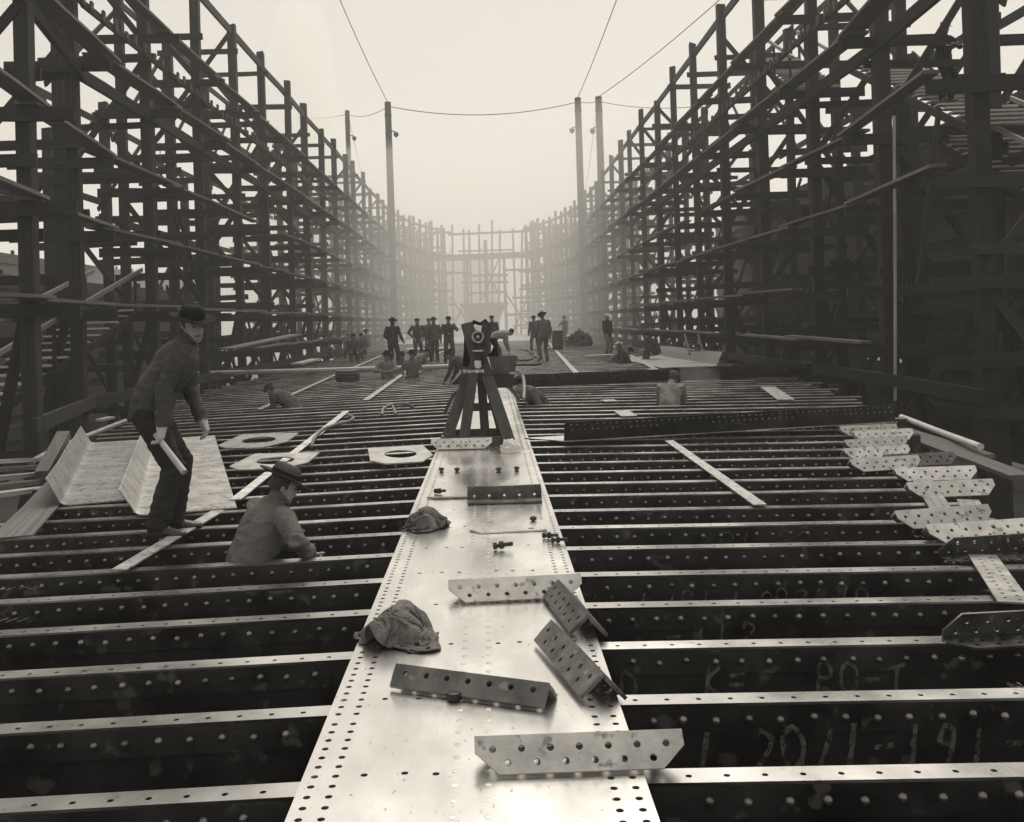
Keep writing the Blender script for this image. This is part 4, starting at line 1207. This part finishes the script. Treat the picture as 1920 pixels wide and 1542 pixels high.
# ================================================================== people
def ik(a, t, l1, l2, hint):
    a, t, hint = Vector(a), Vector(t), Vector(hint)
    d = t - a; L = d.length; mx = (l1 + l2) * .985
    if L > mx: t = a + d * (mx / L); d = t - a; L = mx
    d.normalize(); c = (l1 * l1 - l2 * l2 + L * L) / (2 * L); h = math.sqrt(max(l1 * l1 - c * c, 1e-6))
    p = hint - d * hint.dot(d); p = p.normalized() if p.length > 1e-5 else Vector((0, 1, 0))
    return a + d * c + p * h, t
def loft(mb, secs, n=14):
    """secs: (centre, xaxis, yaxis, rx, ry)"""
    base = len(mb.v)
    for (c, xa, ya, rx, ry) in secs:
        for k in range(n):
            a = 2 * math.pi * k / n
            mb.v.append(tuple(Vector(c) + Vector(xa) * rx * math.cos(a) + Vector(ya) * ry * math.sin(a)))
    for i in range(len(secs) - 1):
        for k in range(n):
            a = base + i * n + k; b = base + i * n + (k + 1) % n
            mb.f.append((a, b, b + n, a + n))
    mb.f.append(tuple(base + k for k in reversed(range(n)))); e = base + (len(secs) - 1) * n
    mb.f.append(tuple(e + k for k in range(n)))
def person(label, pos, yaw, pose=None, coat='cloth2', legs='cloth1', hat='fedora', hatmat='cloth0', near=False, group='shipyard workers', scale=1.0,
           gloves=False, height_voxel=None):
    """local frame: +Y faces forward, +X to the person's right... feet at z = 0"""
    P = dict(bend=0.0, side=0.0, twist=0.0, pelvis=(0, 0, .93), head=(0, 0), lh=(-.27, .10, .86), rh=(.27, .10, .86), lf=(-.13, .02, 0), rf=(.13, .04, 0),
             le=(-.4, -1, -.2), re=(.4, -1, -.2), lk=(-.1, 1, 0), rk=(.1, 1, 0), toe=None, grip=False, yawl=-.15, yawr=.15)
    if pose: P.update(pose)
    pel = Vector(P['pelvis'])
    Rt = Matrix.Rotation(-P['bend'], 3, 'X') @ Matrix.Rotation(P['side'], 3, 'Y') @ Matrix.Rotation(P['twist'], 3, 'Z')
    Rm = Matrix.Rotation(-P['bend'] * .55, 3, 'X') @ Matrix.Rotation(P['side'] * .5, 3, 'Y')
    X, Y, Z = Vector((1, 0, 0)), Vector((0, 1, 0)), Vector((0, 0, 1))
    waist = pel + Rm @ Vector((0, 0, .17)); chest = waist + Rt @ Vector((0, .01, .22)); neck = chest + Rt @ Vector((0, -.01, .165))
    sh = {-1: chest + Rt @ Vector((-.195, -.005, .10)), 1: chest + Rt @ Vector((.195, -.005, .10))}
    hp, hy = P['head']
    Rh = Matrix.Rotation(hy, 3, 'Z') @ Matrix.Rotation(-hp, 3, 'X')
    hc = neck + Rt @ Vector((0, .012, .035)) + Rh @ Vector((0, .02, .103))
    mb = MB(); segs = []
    def seg(a, b, r, lab): segs.append((Vector(a), Vector(b), r, lab))
    tx, ty, tz = Rt @ X, Rt @ Y, Rt @ Z; mx_, my_ = Rm @ X, Rm @ Y
    # torso with a loose jacket
    loft(mb, [(pel + Rm @ Vector((0, 0, -.10)), mx_, my_, .165, .135), (pel, mx_, my_, .192, .148), (waist - Rm @ Vector((0, 0, .06)), mx_, my_, .19, .148), (waist, mx_, my_, .184, .142),
              (chest - tz * .09, tx, ty, .194, .148), (chest, tx, ty, .202, .15), (chest + tz * .09, tx, ty, .196, .128), (chest + tz * .14, tx, ty, .14, .095), (neck, tx, ty, .08, .08)], 18)
    seg(pel - Z * .02, chest, .16, 'coat'); seg(chest, neck - tz * .02, .15, 'coat'); seg(sh[-1], sh[1], .08, 'coat')
    # collar and neck
    loft(mb, [(neck - tz * .05, tx, ty, .092, .09), (neck + tz * .025, tx, ty, .074, .076)], 14); seg(neck - tz * .05, neck + tz * .02, .075, 'coat')
    hx, hyv, hz = Rh @ X, Rh @ Y, Rh @ Z
    loft(mb, [(neck - tz * .05, tx, ty, .058, .060), (neck + tz * .03, tx, ty, .054, .058), (hc - hz * .05, hx, hyv, .054, .062)], 12); seg(neck + tz * .02, hc, .055, 'skin')
    # head: jaw, face, skull
    def H(x, y, z): return hc + hx * x + hyv * y + hz * z
    loft(mb, [(H(0, .040, -.118), hx, hyv, .022, .026), (H(0, .030, -.105), hx, hyv, .045, .052), (H(0, .016, -.07), hx, hyv, .062, .078), (H(0, .006, -.02), hx, hyv, .071, .090),
              (H(0, .0, .03), hx, hyv, .076, .096), (H(0, -.004, .075), hx, hyv, .072, .090), (H(0, -.008, .105), hx, hyv, .052, .066), (H(0, -.008, .122), hx, hyv, .018, .022)], 18)
    seg(H(0, .02, -.1), H(0, 0, .1), .085, 'skin')
    loft(mb, [(H(0, .088, .012), hx, hz, .009, .010), (H(0, .112, -.020), hx, hz, .016, .015), (H(0, .102, -.038), hx, hz, .019, .010)], 8)      # nose
    loft(mb, [(H(0, .074, .026), hx, hz, .045, .010), (H(0, .094, .022), hx, hz, .040, .008)], 10)                                             # brow
    loft(mb, [(H(0, .07, -.066), hx, hz, .026, .012), (H(0, .093, -.066), hx, hz, .020, .008)], 8)                                             # mouth
    loft(mb, [(H(0, .06, -.098), hx, hz, .022, .016), (H(0, .088, -.098), hx, hz, .015, .010)], 8)                                             # chin
    for s in (-1, 1):
        loft(mb, [(H(s * .064, -.008, -.015), hyv, hz, .014, .026), (H(s * .080, -.014, -.010), hyv, hz, .012, .022)], 8)                       # ears
    # arms
    for s, tgt, el in ((-1, P['lh'], P['le']), (1, P['rh'], P['re'])):
        e, wpt = ik(sh[s], tgt, .29, .27, el)
        d1 = (e - sh[s]).normalized(); d2 = (wpt - e).normalized()
        def ax(d):
            a = d.cross(Z if abs(d.z) < .9 else Y).normalized(); return a, d.cross(a)
        a1, b1 = ax(d1); a2, b2 = ax(d2)
        loft(mb, [(sh[s] - d1 * .05, a1, b1, .062, .066), (sh[s] + d1 * .04, a1, b1, .074, .072), (sh[s] + d1 * .15, a1, b1, .064, .062), (e - d1 * .03, a1, b1, .056, .054)], 12)
        loft(mb, [(e - d2 * .045, a2, b2, .050, .050), (e + d2 * .03, a2, b2, .058, .055), (e + d2 * .13, a2, b2, .052, .049), (wpt - d2 * .03, a2, b2, .047, .043)], 12)
        loft(mb, [(wpt - d2 * .06, a2, b2, .030, .024), (wpt + d2 * .0, a2, b2, .030, .022)], 10)
        seg(sh[s], e, .06, 'coat'); seg(e, wpt - d2 * .045, .05, 'coat')
        gs = 1.3 if gloves else 1.0
        # hand: palm, four unequal bent fingers, thumb from the side
        side = a2 if a2.dot(Rt @ Y) > 0 else -a2
        if abs(d2.dot(Y)) > .75: side = X * -s
        side = (side - d2 * side.dot(d2)).normalized(); nrm = d2.cross(side).normalized()
        if nrm.dot(Rt @ (X * -s)) < 0: nrm = -nrm           # palm faces the body
        loft(mb, [(wpt - d2 * .03, side, nrm, .040 * gs, .034 * gs), (wpt + d2 * .04, side, nrm, .043 * gs, .024 * gs), (wpt + d2 * .085, side, nrm, .044 * gs, .018 * gs)], 12)
        seg(wpt - d2 * .01, wpt + d2 * .17, .035, 'hand')
        cl = 1.25 if P['grip'] else .45
        for f, (o_, L) in enumerate(((.033, .072), (.011, .082), (-.011, .077), (-.032, .060))):
            b = wpt + d2 * .082 + side * o_; dd = d2; pts = [b - d2 * .02, b]
            for q in range(3):
                ang = cl * (.55 + .25 * q)
                dd = (dd * math.cos(ang) + nrm * math.sin(ang)).normalized(); b = b + dd * L * (.42 if q == 0 else .3); pts.append(b)
            r = (.0105 if near else .012) * gs
            mb.tube(pts, [r, r, r * .95, r * .9, r * .7], 8)
        b = wpt + d2 * .02 + side * .036; dd = (d2 * .75 + side * .6 + nrm * .35).normalized()
        pts = [b - dd * .015, b, b + dd * .038]; dd = (dd + nrm * (.8 if P['grip'] else .2) + d2 * .3).normalized(); pts.append(pts[-1] + dd * .034)
        mb.tube(pts, [.014, .0135, .0125, .009], 8)
    # legs in loose trousers
    feet = {}
    for s, tgt, kn, yw in ((-1, P['lf'], P['lk'], P['yawl']), (1, P['rf'], P['rk'], P['yawr'])):
        h = pel + Rm @ Vector((s * .095, 0, -.03)); an = Vector(tgt) + Vector((0, 0, .095))
        k, an = ik(h, an, .43, .43, kn)
        d1 = (k - h).normalized(); d2 = (an - k).normalized()
        a1 = (X - d1 * d1.x).normalized(); b1 = d1.cross(a1); a2 = (X - d2 * d2.x).normalized(); b2 = d2.cross(a2)
        loft(mb, [(h - d1 * .06, a1, b1, .092, .105), (h + d1 * .08, a1, b1, .098, .110), (h + d1 * .26, a1, b1, .083, .088), (k, a1, b1, .070, .074)], 14)
        loft(mb, [(k - d2 * .05, a2, b2, .068, .070), (k + d2 * .05, a2, b2, .072, .076), (k + d2 * .2, a2, b2, .069, .076), (an - d2 * .01, a2, b2, .068, .078), (an + d2 * .025, a2, b2, .066, .078)], 14)
        seg(h - Z * .02, k, .085, 'legs'); seg(k, an + d2 * .01, .07, 'legs')
        fy = Vector((math.sin(yw), math.cos(yw), 0)); fx = Vector((math.cos(yw), -math.sin(yw), 0)); g0 = Vector((an.x, an.y, an.z - .095))
        loft(mb, [(g0 - fy * .075 + Z * .035, fx, Z, .026, .030), (g0 - fy * .05 + Z * .045, fx, Z, .037, .044), (g0 + fy * .03 + Z * .05, fx, Z, .041, .049), (g0 + fy * .09 + Z * .038, fx, Z, .046, .038),
                  (g0 + fy * .15 + Z * .031, fx, Z, .048, .030), (g0 + fy * .19 + Z * .027, fx, Z, .038, .026), (g0 + fy * .21 + Z * .024, fx, Z, .018, .018)], 12)
        seg(g0 - fy * .06 + Z * .03, g0 + fy * .2 + Z * .02, .035, 'shoe')
    me = mb.mesh('body_src'); tmp = bpy.data.objects.new('tmp', me); COL.objects.link(tmp)
    bm = bmesh.new(); bm.from_mesh(me); bmesh.ops.recalc_face_normals(bm, faces=bm.faces); bm.to_mesh(me); bm.free()
    md = tmp.modifiers.new('r', 'REMESH'); md.mode = 'VOXEL'; md.voxel_size = (.0075 if near else .015)
    md2 = tmp.modifiers.new('s', 'SMOOTH'); md2.iterations = 1 if near else 2; md2.factor = .5
    bm_ = bpy.data.meshes.new_from_object(tmp.evaluated_get(bpy.context.evaluated_depsgraph_get()))
    bpy.data.objects.remove(tmp); bpy.data.meshes.remove(me)
    n = len(bm_.vertices); co = np.empty(n * 3); bm_.vertices.foreach_get('co', co); co = co.reshape(-1, 3)
    no = np.empty(n * 3); bm_.vertices.foreach_get('normal', no); no = no.reshape(-1, 3)
    best = np.full(n, 1e9); lab = np.zeros(n, int); names = ['coat', 'legs', 'skin', 'hand', 'shoe']
    for a, b, r, l in segs:
        a_, b_ = np.array(a), np.array(b); ab = b_ - a_; t = np.clip(((co - a_) @ ab) / max(ab @ ab, 1e-9), 0, 1)
        d = np.linalg.norm(co - a_ - t[:, None] * ab, axis=1) - r
        m = d < best; best[m] = d[m]; lab[m] = names.index(l)
    # cloth creases
    amp = .010 if near else .010; sd = R.uniform(0, 50)
    cl = (lab == 0) | (lab == 1)
    for i in np.nonzero(cl)[0]:
        p = Vector(co[i]); v = noise.noise(p * 9 + Vector((sd, 0, 0))) + .6 * (1 - 2 * abs(noise.noise(Vector((p.x * 8, p.y * 8, p.z * 17)) + Vector((0, sd, 0)))))
        if near: v += .9 * (1 - 2.2 * abs(noise.noise(Vector((p.x * 5 + p.z * 4, p.y * 5 - p.z * 3, p.z * 11)) + Vector((sd, sd, 0))))) * .6 + .25 * noise.noise(p * 34)
        co[i] += no[i] * amp * v
    bm_.vertices.foreach_set('co', co.reshape(-1)); bm_.update()
    bm_.materials.clear()
    for mt in (coat, legs, 'skin', 'glove' if gloves else 'skin', 'shoe'): bm_.materials.append(M[mt])
    loops = np.empty(len(bm_.loops), int); bm_.loops.foreach_get('vertex_index', loops)
    st = np.empty(len(bm_.polygons), int); bm_.polygons.foreach_get('loop_start', st)
    bm_.polygons.foreach_set('material_index', lab[loops[st]].astype(np.int32)); smooth(bm_, 80)
    root = empty('person', pos, yaw, label, 'person', group); root.scale = (scale,) * 3
    bm_.name = 'body'; body = link('body', bm_, None, root)
    # eyes, hair, hat
    Mh = Matrix((hx, hyv, hz)).transposed().to_4x4(); Mh.translation = hc
    if near:
        eb = MB()
        for s in (-1, 1): eb.lathe([(.005, -.008), (.013, -.004), (.013, .004), (.005, .008)], 8, (s * .031, .085, .006))  # oversized and dark, so the eye-socket shade is put into them
        e = eb.build('eyes', M['hair'], root, sm=60); e.matrix_local = Mh
        MB().tube([(-.026, .086, -.064), (0, .101, -.061), (.026, .086, -.064)], .004, 6).build('mouth', M['hair'], root).matrix_local = Mh
        eb = MB()
        for s in (-1, 1): eb.tube([(s * .014, .099, .026), (s * .032, .098, .031), (s * .05, .084, .026)], .005, 6)
        e = eb.build('eyebrows', M['hair'], root); e.matrix_local = Mh
    hb = MB(); prof = [(.070, -.035), (.080, -.005), (.083, .04), (.076, .085), (.05, .118), (.01, .128)]
    hb.lathe(prof, 20, (0, -.012, 0), .96, 1.16)
    for i, v in enumerate(hb.v):
        if v[1] > .045 and v[2] < .06: hb.v[i] = (v[0] * .8, .04, v[2])
    e = hb.build('hair', M['hair'], root, sm=60); e.matrix_local = Mh
    if hat:
        mb = MB()
        if hat in ('fedora', 'derby'):
            br = .168 if hat == 'fedora' else .135
            mb.lathe([(.086, 0), (br * .8, -.004), (br, .006), (br + .002, .012), (br * .8, .004), (.092, .012), (.091, .04), (.087, .068), (.076, .092), (.05, .100 if hat == 'fedora' else .115), (.01, .084 if hat == 'fedora' else .12)], 26, (0, -.005, 0), .98, 1.15)
            for i, v in enumerate(mb.v):
                x, y, z_ = v
                if z_ < .03: z_ += -.020 * (y / .17) ** 1 * (1 if y > 0 else .2) + .010 * (abs(x) / .15) ** 2
                elif z_ > .07 and hat == 'fedora': x *= .82 if y > 0 else .95
                mb.v[i] = (x, y, z_)
            o = mb.build('hat', M[hatmat], root, sm=60); o.matrix_local = Mh @ Matrix.Translation((0, -.005, .062)) @ Matrix.Rotation(math.radians(-6), 4, 'X')
            MB().lathe([(.0935, .013), (.0925, .045)], 26, (0, -.005, 0), .98, 1.15).build('hat_band', M['cloth0'], o, sm=60)
        else:
            mb.lathe([(.086, 0), (.098, .02), (.104, .045), (.094, .07), (.06, .085), (.01, .088)], 22, (0, -.012, 0), .98, 1.16)
            o = mb.build('cap', M[hatmat], root, sm=60); o.matrix_local = Mh @ Matrix.Translation((0, -.002, .055))
            vb = MB(); k = 9
            for j in range(2):
                for i in range(k):
                    a = math.pi * (.12 + .76 * i / (k - 1)); rr = (.088, .150)[j]
                    vb.v.append((math.cos(a) * rr * .92, math.sin(a) * rr * 1.05, -.018 * j + .006))
            for i in range(k - 1): vb.f.append((i, i + 1, i + 1 + k, i + k))
            vz = vb.build('visor', M[hatmat], o, sm=60); md = vz.modifiers.new('t', 'SOLIDIFY'); md.thickness = .006
    return root

HALF = math.pi / 2
# --- the stooping man at the left
pm = deck(300, 985, 0.0)
man = person('stooping man in dark overalls and felt hat holding a short pole on the left', (pm.x + .06, pm.y + .02, -.075), -HALF + .18 - math.pi * 0,
       dict(bend=.60, pelvis=(0, -.10, .925), head=(.08, -1.0), lh=(-.16, .26, .76), rh=(.27, -.02, .70), le=(-.6, -1, 0), re=(.6, -1, -.1), lf=(-.12, .02, .0), rf=(.12, -.06, .0), grip=True, yawl=-.1, yawr=.25),
       'cloth2', 'cloth1', 'fedora', 'cloth0', near=True, group=None, gloves=True, scale=1.05)
p0 = at(292, 815, pm.y - .22); p1 = at(346, 886, pm.y - .42)
o = MB().tube([p0, p1], [.021, .025], 12).build('short_pole', M['pipe'], sm=50); tag(o, 'short pale pole held in the gloved hand of the stooping man', 'pole')
# --- crouching man in the bay
pc = deck(505, 1046, 0)
person('man in a battered felt hat standing chest-deep between the near left frames', (pc.x - .12, pc.y + .36, SHELLB + .0), -.85,
       dict(bend=.48, pelvis=(0, -.14, .82), head=(.35, -.35), lh=(-.05, .28, .98), rh=(.30, .20, 1.0), le=(-1, -.3, -.4), re=(1, -.2, -.5), lf=(-.14, -.02, 0), rf=(.14, .05, 0)),
       'cloth3', 'cloth1', 'fedora', 'cloth2', near=True, group=None, scale=.98)
def man_at(label, px, py, yaw, pose=None, **k):
    p = deck(px, py, 0.0)
    for q in ('coat', 'legs'):
        k[q] = 'cloth%d' % min(5, int(k.get(q, 'cloth1')[-1]) + 1)  # clothes one step paler: haze over distant men put into the cloth colour
    return person(label, (p.x, p.y, k.pop('dz', -.01) - .015 * abs(p.x)), yaw, pose, **k)
HOLE = SHELLB + .03
# --- the group left of the stand
man_at('man in a brimmed hat and belted jacket with his back turned, leftmost standing', 738, 690, -.35, dict(rh=(.30, .18, .98), lh=(-.25, .2, 1.02), head=(.05, .2)), coat='cloth1', legs='cloth1', hat='fedora', dz=.0)
man_at('man in overalls with hands on hips behind the two waist-deep men', 784, 676, math.pi + .3, dict(lh=(-.20, .06, 1.0), rh=(.20, .06, 1.0), le=(-1, -.5, 0), re=(1, -.5, 0), head=(-.05, .3)), coat='cloth1', legs='cloth1', hat='cap')
man_at('man in an open jacket over a pale shirt standing left of the stand', 815, 678, math.pi - .1, dict(lh=(-.27, .02, .84), rh=(.26, .05, .86)), coat='cloth2', legs='cloth1', hat='fedora', hatmat='cloth1')
man_at('man standing half hidden behind the man in the open jacket', 806, 671, math.pi + .2, None, coat='cloth2', legs='cloth1', hat='cap', hatmat='cloth2')
man_at('man raising one hand to his mouth close left of the stand', 843, 681, math.pi + .15, dict(lh=(-.10, .22, 1.44), rh=(.05, .25, 1.12), le=(-1, 0, -1), re=(1, 0, -.6), rf=(.16, .05, 0)), coat='cloth1', legs='cloth1', hat='cap')
man_at('man in a brimmed hat and pale shirt waist-deep among the left frames', 727, 706, math.pi - .3, dict(rh=(.1, .26, 1.2), lh=(-.1, .28, 1.18), le=(-1, 0, -.5), re=(1, 0, -.5)), coat='cloth5', legs='cloth1', hat='fedora', dz=HOLE)
man_at('man in a dark hat leaning on the frames beside the pale-shirted man', 773, 704, math.pi + .25, dict(bend=.15, rh=(.28, .3, 1.05), lh=(-.15, .33, 1.1), head=(0, -.2)), coat='cloth3', legs='cloth1', hat='fedora', dz=HOLE)
man_at('man in a round hat sitting low behind the two waist-deep men', 755, 690, math.pi, dict(bend=.2, pelvis=(0, 0, .75)), coat='cloth2', legs='cloth1', hat='derby', hatmat='cloth0', dz=HOLE)
man_at('man bending down beside the man in the round hat', 783, 692, -1.2, dict(bend=.9, pelvis=(0, -.15, .8), lh=(-.2, .5, .5), rh=(.2, .5, .5), head=(.6, 0)), coat='cloth3', legs='cloth1', hat='fedora', hatmat='cloth3', dz=HOLE + .3)
man_at('man stooping close behind the left legs of the stand', 866, 716, 1.2, dict(bend=1.0, pelvis=(0, -.2, .8), lh=(-.2, .45, .4), rh=(.2, .45, .4), head=(.5, 0)), coat='cloth1', legs='cloth0', hat='cap', hatmat='cloth1', dz=-.55)
# --- right of the stand
man_at('man standing behind the head of the stand', 924, 668, math.pi, None, coat='cloth1', legs='cloth1', hat='cap')
man_at('bareheaded man in a pale shirt bending right over the deck', 934, 684, -HALF + .15, dict(bend=1.45, pelvis=(0, -.15, .92), lh=(-.1, .38, .42), rh=(.12, .40, .38), head=(.9, 0)), coat='cloth4', legs='cloth1', hat=None)
man_at('bulky man in loose clothes seen from behind right of the stand', 1021, 676, .35, dict(bend=.08, lh=(-.32, .15, .9), rh=(.32, .15, .9), head=(.3, 0)), coat='cloth3', legs='cloth3', hat='fedora', hatmat='cloth2', scale=1.04)
man_at('man in a dark coat standing just beyond the bulky man', 1003, 656, .2, dict(bend=.1, rf=(.2, .1, 0), lf=(-.2, -.1, 0)), coat='cloth2', legs='cloth2', hat='fedora')
man_at('man in a brimmed hat working with both hands beside the keg', 1060, 645, math.pi - .9, dict(lh=(-.18, .35, 1.12), rh=(.18, .36, 1.15), le=(-1, -.2, -.5), re=(1, -.2, -.5)), coat='cloth2', legs='cloth2', hat='fedora')
man_at('man in a white cap and dark jacket standing near the right staging', 1140, 662, math.pi + .6, dict(lh=(-.2, .15, .92), rh=(.2, .15, .9)), coat='cloth0', legs='cloth3', hat='cap', hatmat='paper')
man_at('man in a pale hat crouching waist-deep on the right frames', 1176, 676, HALF + .2, dict(bend=.5, lh=(-.15, .45, .95), rh=(.2, .42, .92), head=(.3, 0)), coat='cloth1', legs='cloth1', hat='fedora', hatmat='glove', dz=HOLE)
man_at('man bending low behind the man in the pale hat', 1150, 676, -HALF, dict(bend=1.3, pelvis=(0, 0, .7), lh=(-.15, .4, .4), rh=(.2, .4, .4), head=(.6, 0)), coat='cloth2', legs='cloth2', hat='cap', dz=HOLE + .35)
man_at('man sitting hunched beside the pale flanged plate at the right', 1232, 670, HALF + .1, dict(bend=.6, pelvis=(0, 0, .32), lf=(-.15, .4, 0), rf=(.15, .42, 0), lk=(0, .3, 1), rk=(0, .3, 1), lh=(-.2, .5, .4), rh=(.2, .5, .4), head=(.3, 0)), coat='cloth1', legs='cloth1', hat='cap')
man_at('man in a cap bent over between the frames right of the stand', 1012, 752, HALF + .6, dict(bend=.95, pelvis=(0, -.05, .88), lh=(-.25, .45, .8), rh=(.30, .1, 1.0), re=(1, -.4, .3), head=(.35, .1)), coat='cloth2', legs='cloth1', hat='cap', dz=HOLE)
man_at('man in a checked coat and pale cap bending away among the right frames', 1256, 750, -.3, dict(bend=.75, pelvis=(0, -.1, .86), lh=(-.2, .5, .75), rh=(.2, .5, .75), head=(.7, -.4)), coat='cloth3', legs='cloth1', hat='cap', hatmat='cloth4', dz=HOLE)
man_at('man crouching low among the left frames before the tub', 552, 752, 1.2, dict(bend=1.1, pelvis=(0, 0, .8), lh=(-.2, .45, .4), rh=(.2, .45, .4), head=(.7, 0)), coat='cloth2', legs='cloth2', hat='cap', hatmat='cloth3', dz=HOLE + .1)
# --- cluster by the left staging
for (x, y, yw, c_, h_, hm, lb) in ((655, 668, math.pi, 'cloth3', 'derby', 'cloth4', 'man in a tall pale hat sitting by the left staging'), (662, 676, math.pi + .3, 'cloth1', 'fedora', 'cloth0', 'man in a dark hat seated below the man in the tall pale hat'),
                                  (681, 672, math.pi - .3, 'cloth2', 'cap', 'cloth0', 'man in a dark cap seated at the right of the left-hand cluster'), (690, 662, 1.2, 'cloth4', 'fedora', 'cloth1', 'man in a pale jacket with back turned behind the seated cluster'),
                                  (606, 668, -1.0, 'cloth2', 'fedora', 'cloth3', 'man in a wide hat hunched against the far left staging')):
    man_at(lb, x, y, yw, dict(bend=.25, pelvis=(0, 0, .42), lf=(-.15, .42, 0), rf=(.15, .42, 0), lk=(0, .3, 1), rk=(0, .3, 1), lh=(-.15, .4, .5), rh=(.15, .4, .5)) if y > 665 else dict(bend=.15, pelvis=(0, 0, .55), lk=(0, 1, .6), rk=(0, 1, .6), lf=(-.14, .25, 0), rf=(.14, .3, 0), lh=(-.2, .3, .6), rh=(.2, .3, .6)),
           coat=c_, legs='cloth1', hat=h_, hatmat=hm)
# --- man on the stair in the right staging
p = at(1776, 205, 22.0)
person('man in a pale cap reading a paper high on the right staging stair', (p.x - .05, 22.0, 6.0), math.pi + .4, dict(lh=(-.10, .32, 1.2), rh=(.12, .32, 1.2), head=(.3, 0), le=(-1, 0, -.6), re=(1, 0, -.6)), 'cloth0', 'cloth0', 'cap', 'cloth4', group=None)
o = MB().box(-.11, .11, -.07, .07, 0, .004).build('paper_sheet', M['paper'], None, (p.x - .18, 21.62, 7.17), (.5, 0, .4)); tag(o, 'sheet of paper held by the man on the right stair', 'paper')
# ================================================================== haze: the smoky winter air of the yard
def haze():
    hb = MB().box(-162, 162, -63, 218, -4.4, 33)
    m = bpy.data.materials.new('yard_haze'); m.use_nodes = True; t = m.node_tree; t.nodes.clear()
    pv = t.nodes.new('ShaderNodeVolumePrincipled'); out = t.nodes.new('ShaderNodeOutputMaterial')
    pv.inputs['Color'].default_value = (.995, .985, .96, 1)
    pv.inputs['Density'].default_value = HAZE
    pv.inputs['Anisotropy'].default_value = .45
    t.links.new(pv.outputs[0], out.inputs['Volume'])
    o = hb.build('haze', m); tag(o, 'pale smoky haze filling the whole shipyard', None, None, 'stuff')
HAZE = .0018
haze()
def smoke(name, label, c, r, dens, seed):
    """a drifting bank of smoke: a lumpy closed shell filled with thin even smoke"""
    bm = bmesh.new(); bmesh.ops.create_icosphere(bm, subdivisions=4, radius=1.0)
    for v in bm.verts:
        k = 1 + .22 * noise.noise(v.co * 1.7 + Vector((seed, 0, 0))) + .10 * noise.noise(v.co * 4 + Vector((0, seed, 0)))
        v.co = Vector((v.co.x * r[0] * k, v.co.y * r[1] * k, v.co.z * r[2] * k))
    me = bpy.data.meshes.new(name); bm.to_mesh(me); bm.free()
    m = bpy.data.materials.new(name); m.use_nodes = True; t = m.node_tree; t.nodes.clear()
    pv = t.nodes.new('ShaderNodeVolumePrincipled'); out = t.nodes.new('ShaderNodeOutputMaterial')
    pv.inputs['Color'].default_value = (.995, .985, .96, 1); pv.inputs['Density'].default_value = dens; pv.inputs['Anisotropy'].default_value = .38
    t.links.new(pv.outputs[0], out.inputs['Volume'])
    o = link(name, me, m, None, c); tag(o, label, None, None, 'stuff')
smoke('smoke', 'pale smoke hanging over the far end of the hull', (0, 106, 4), (36, 58, 14), .0150, 2.0)
smoke('smoke', 'smoke drifting up through the left staging', (-15.6, 88, 17), (3.2, 5, 15), .10, 7.0)
smoke('smoke', 'puff of smoke beside the man in the checked coat', at(1305, 716, 19.2), (.46, .4, .34), .20, 4.0)
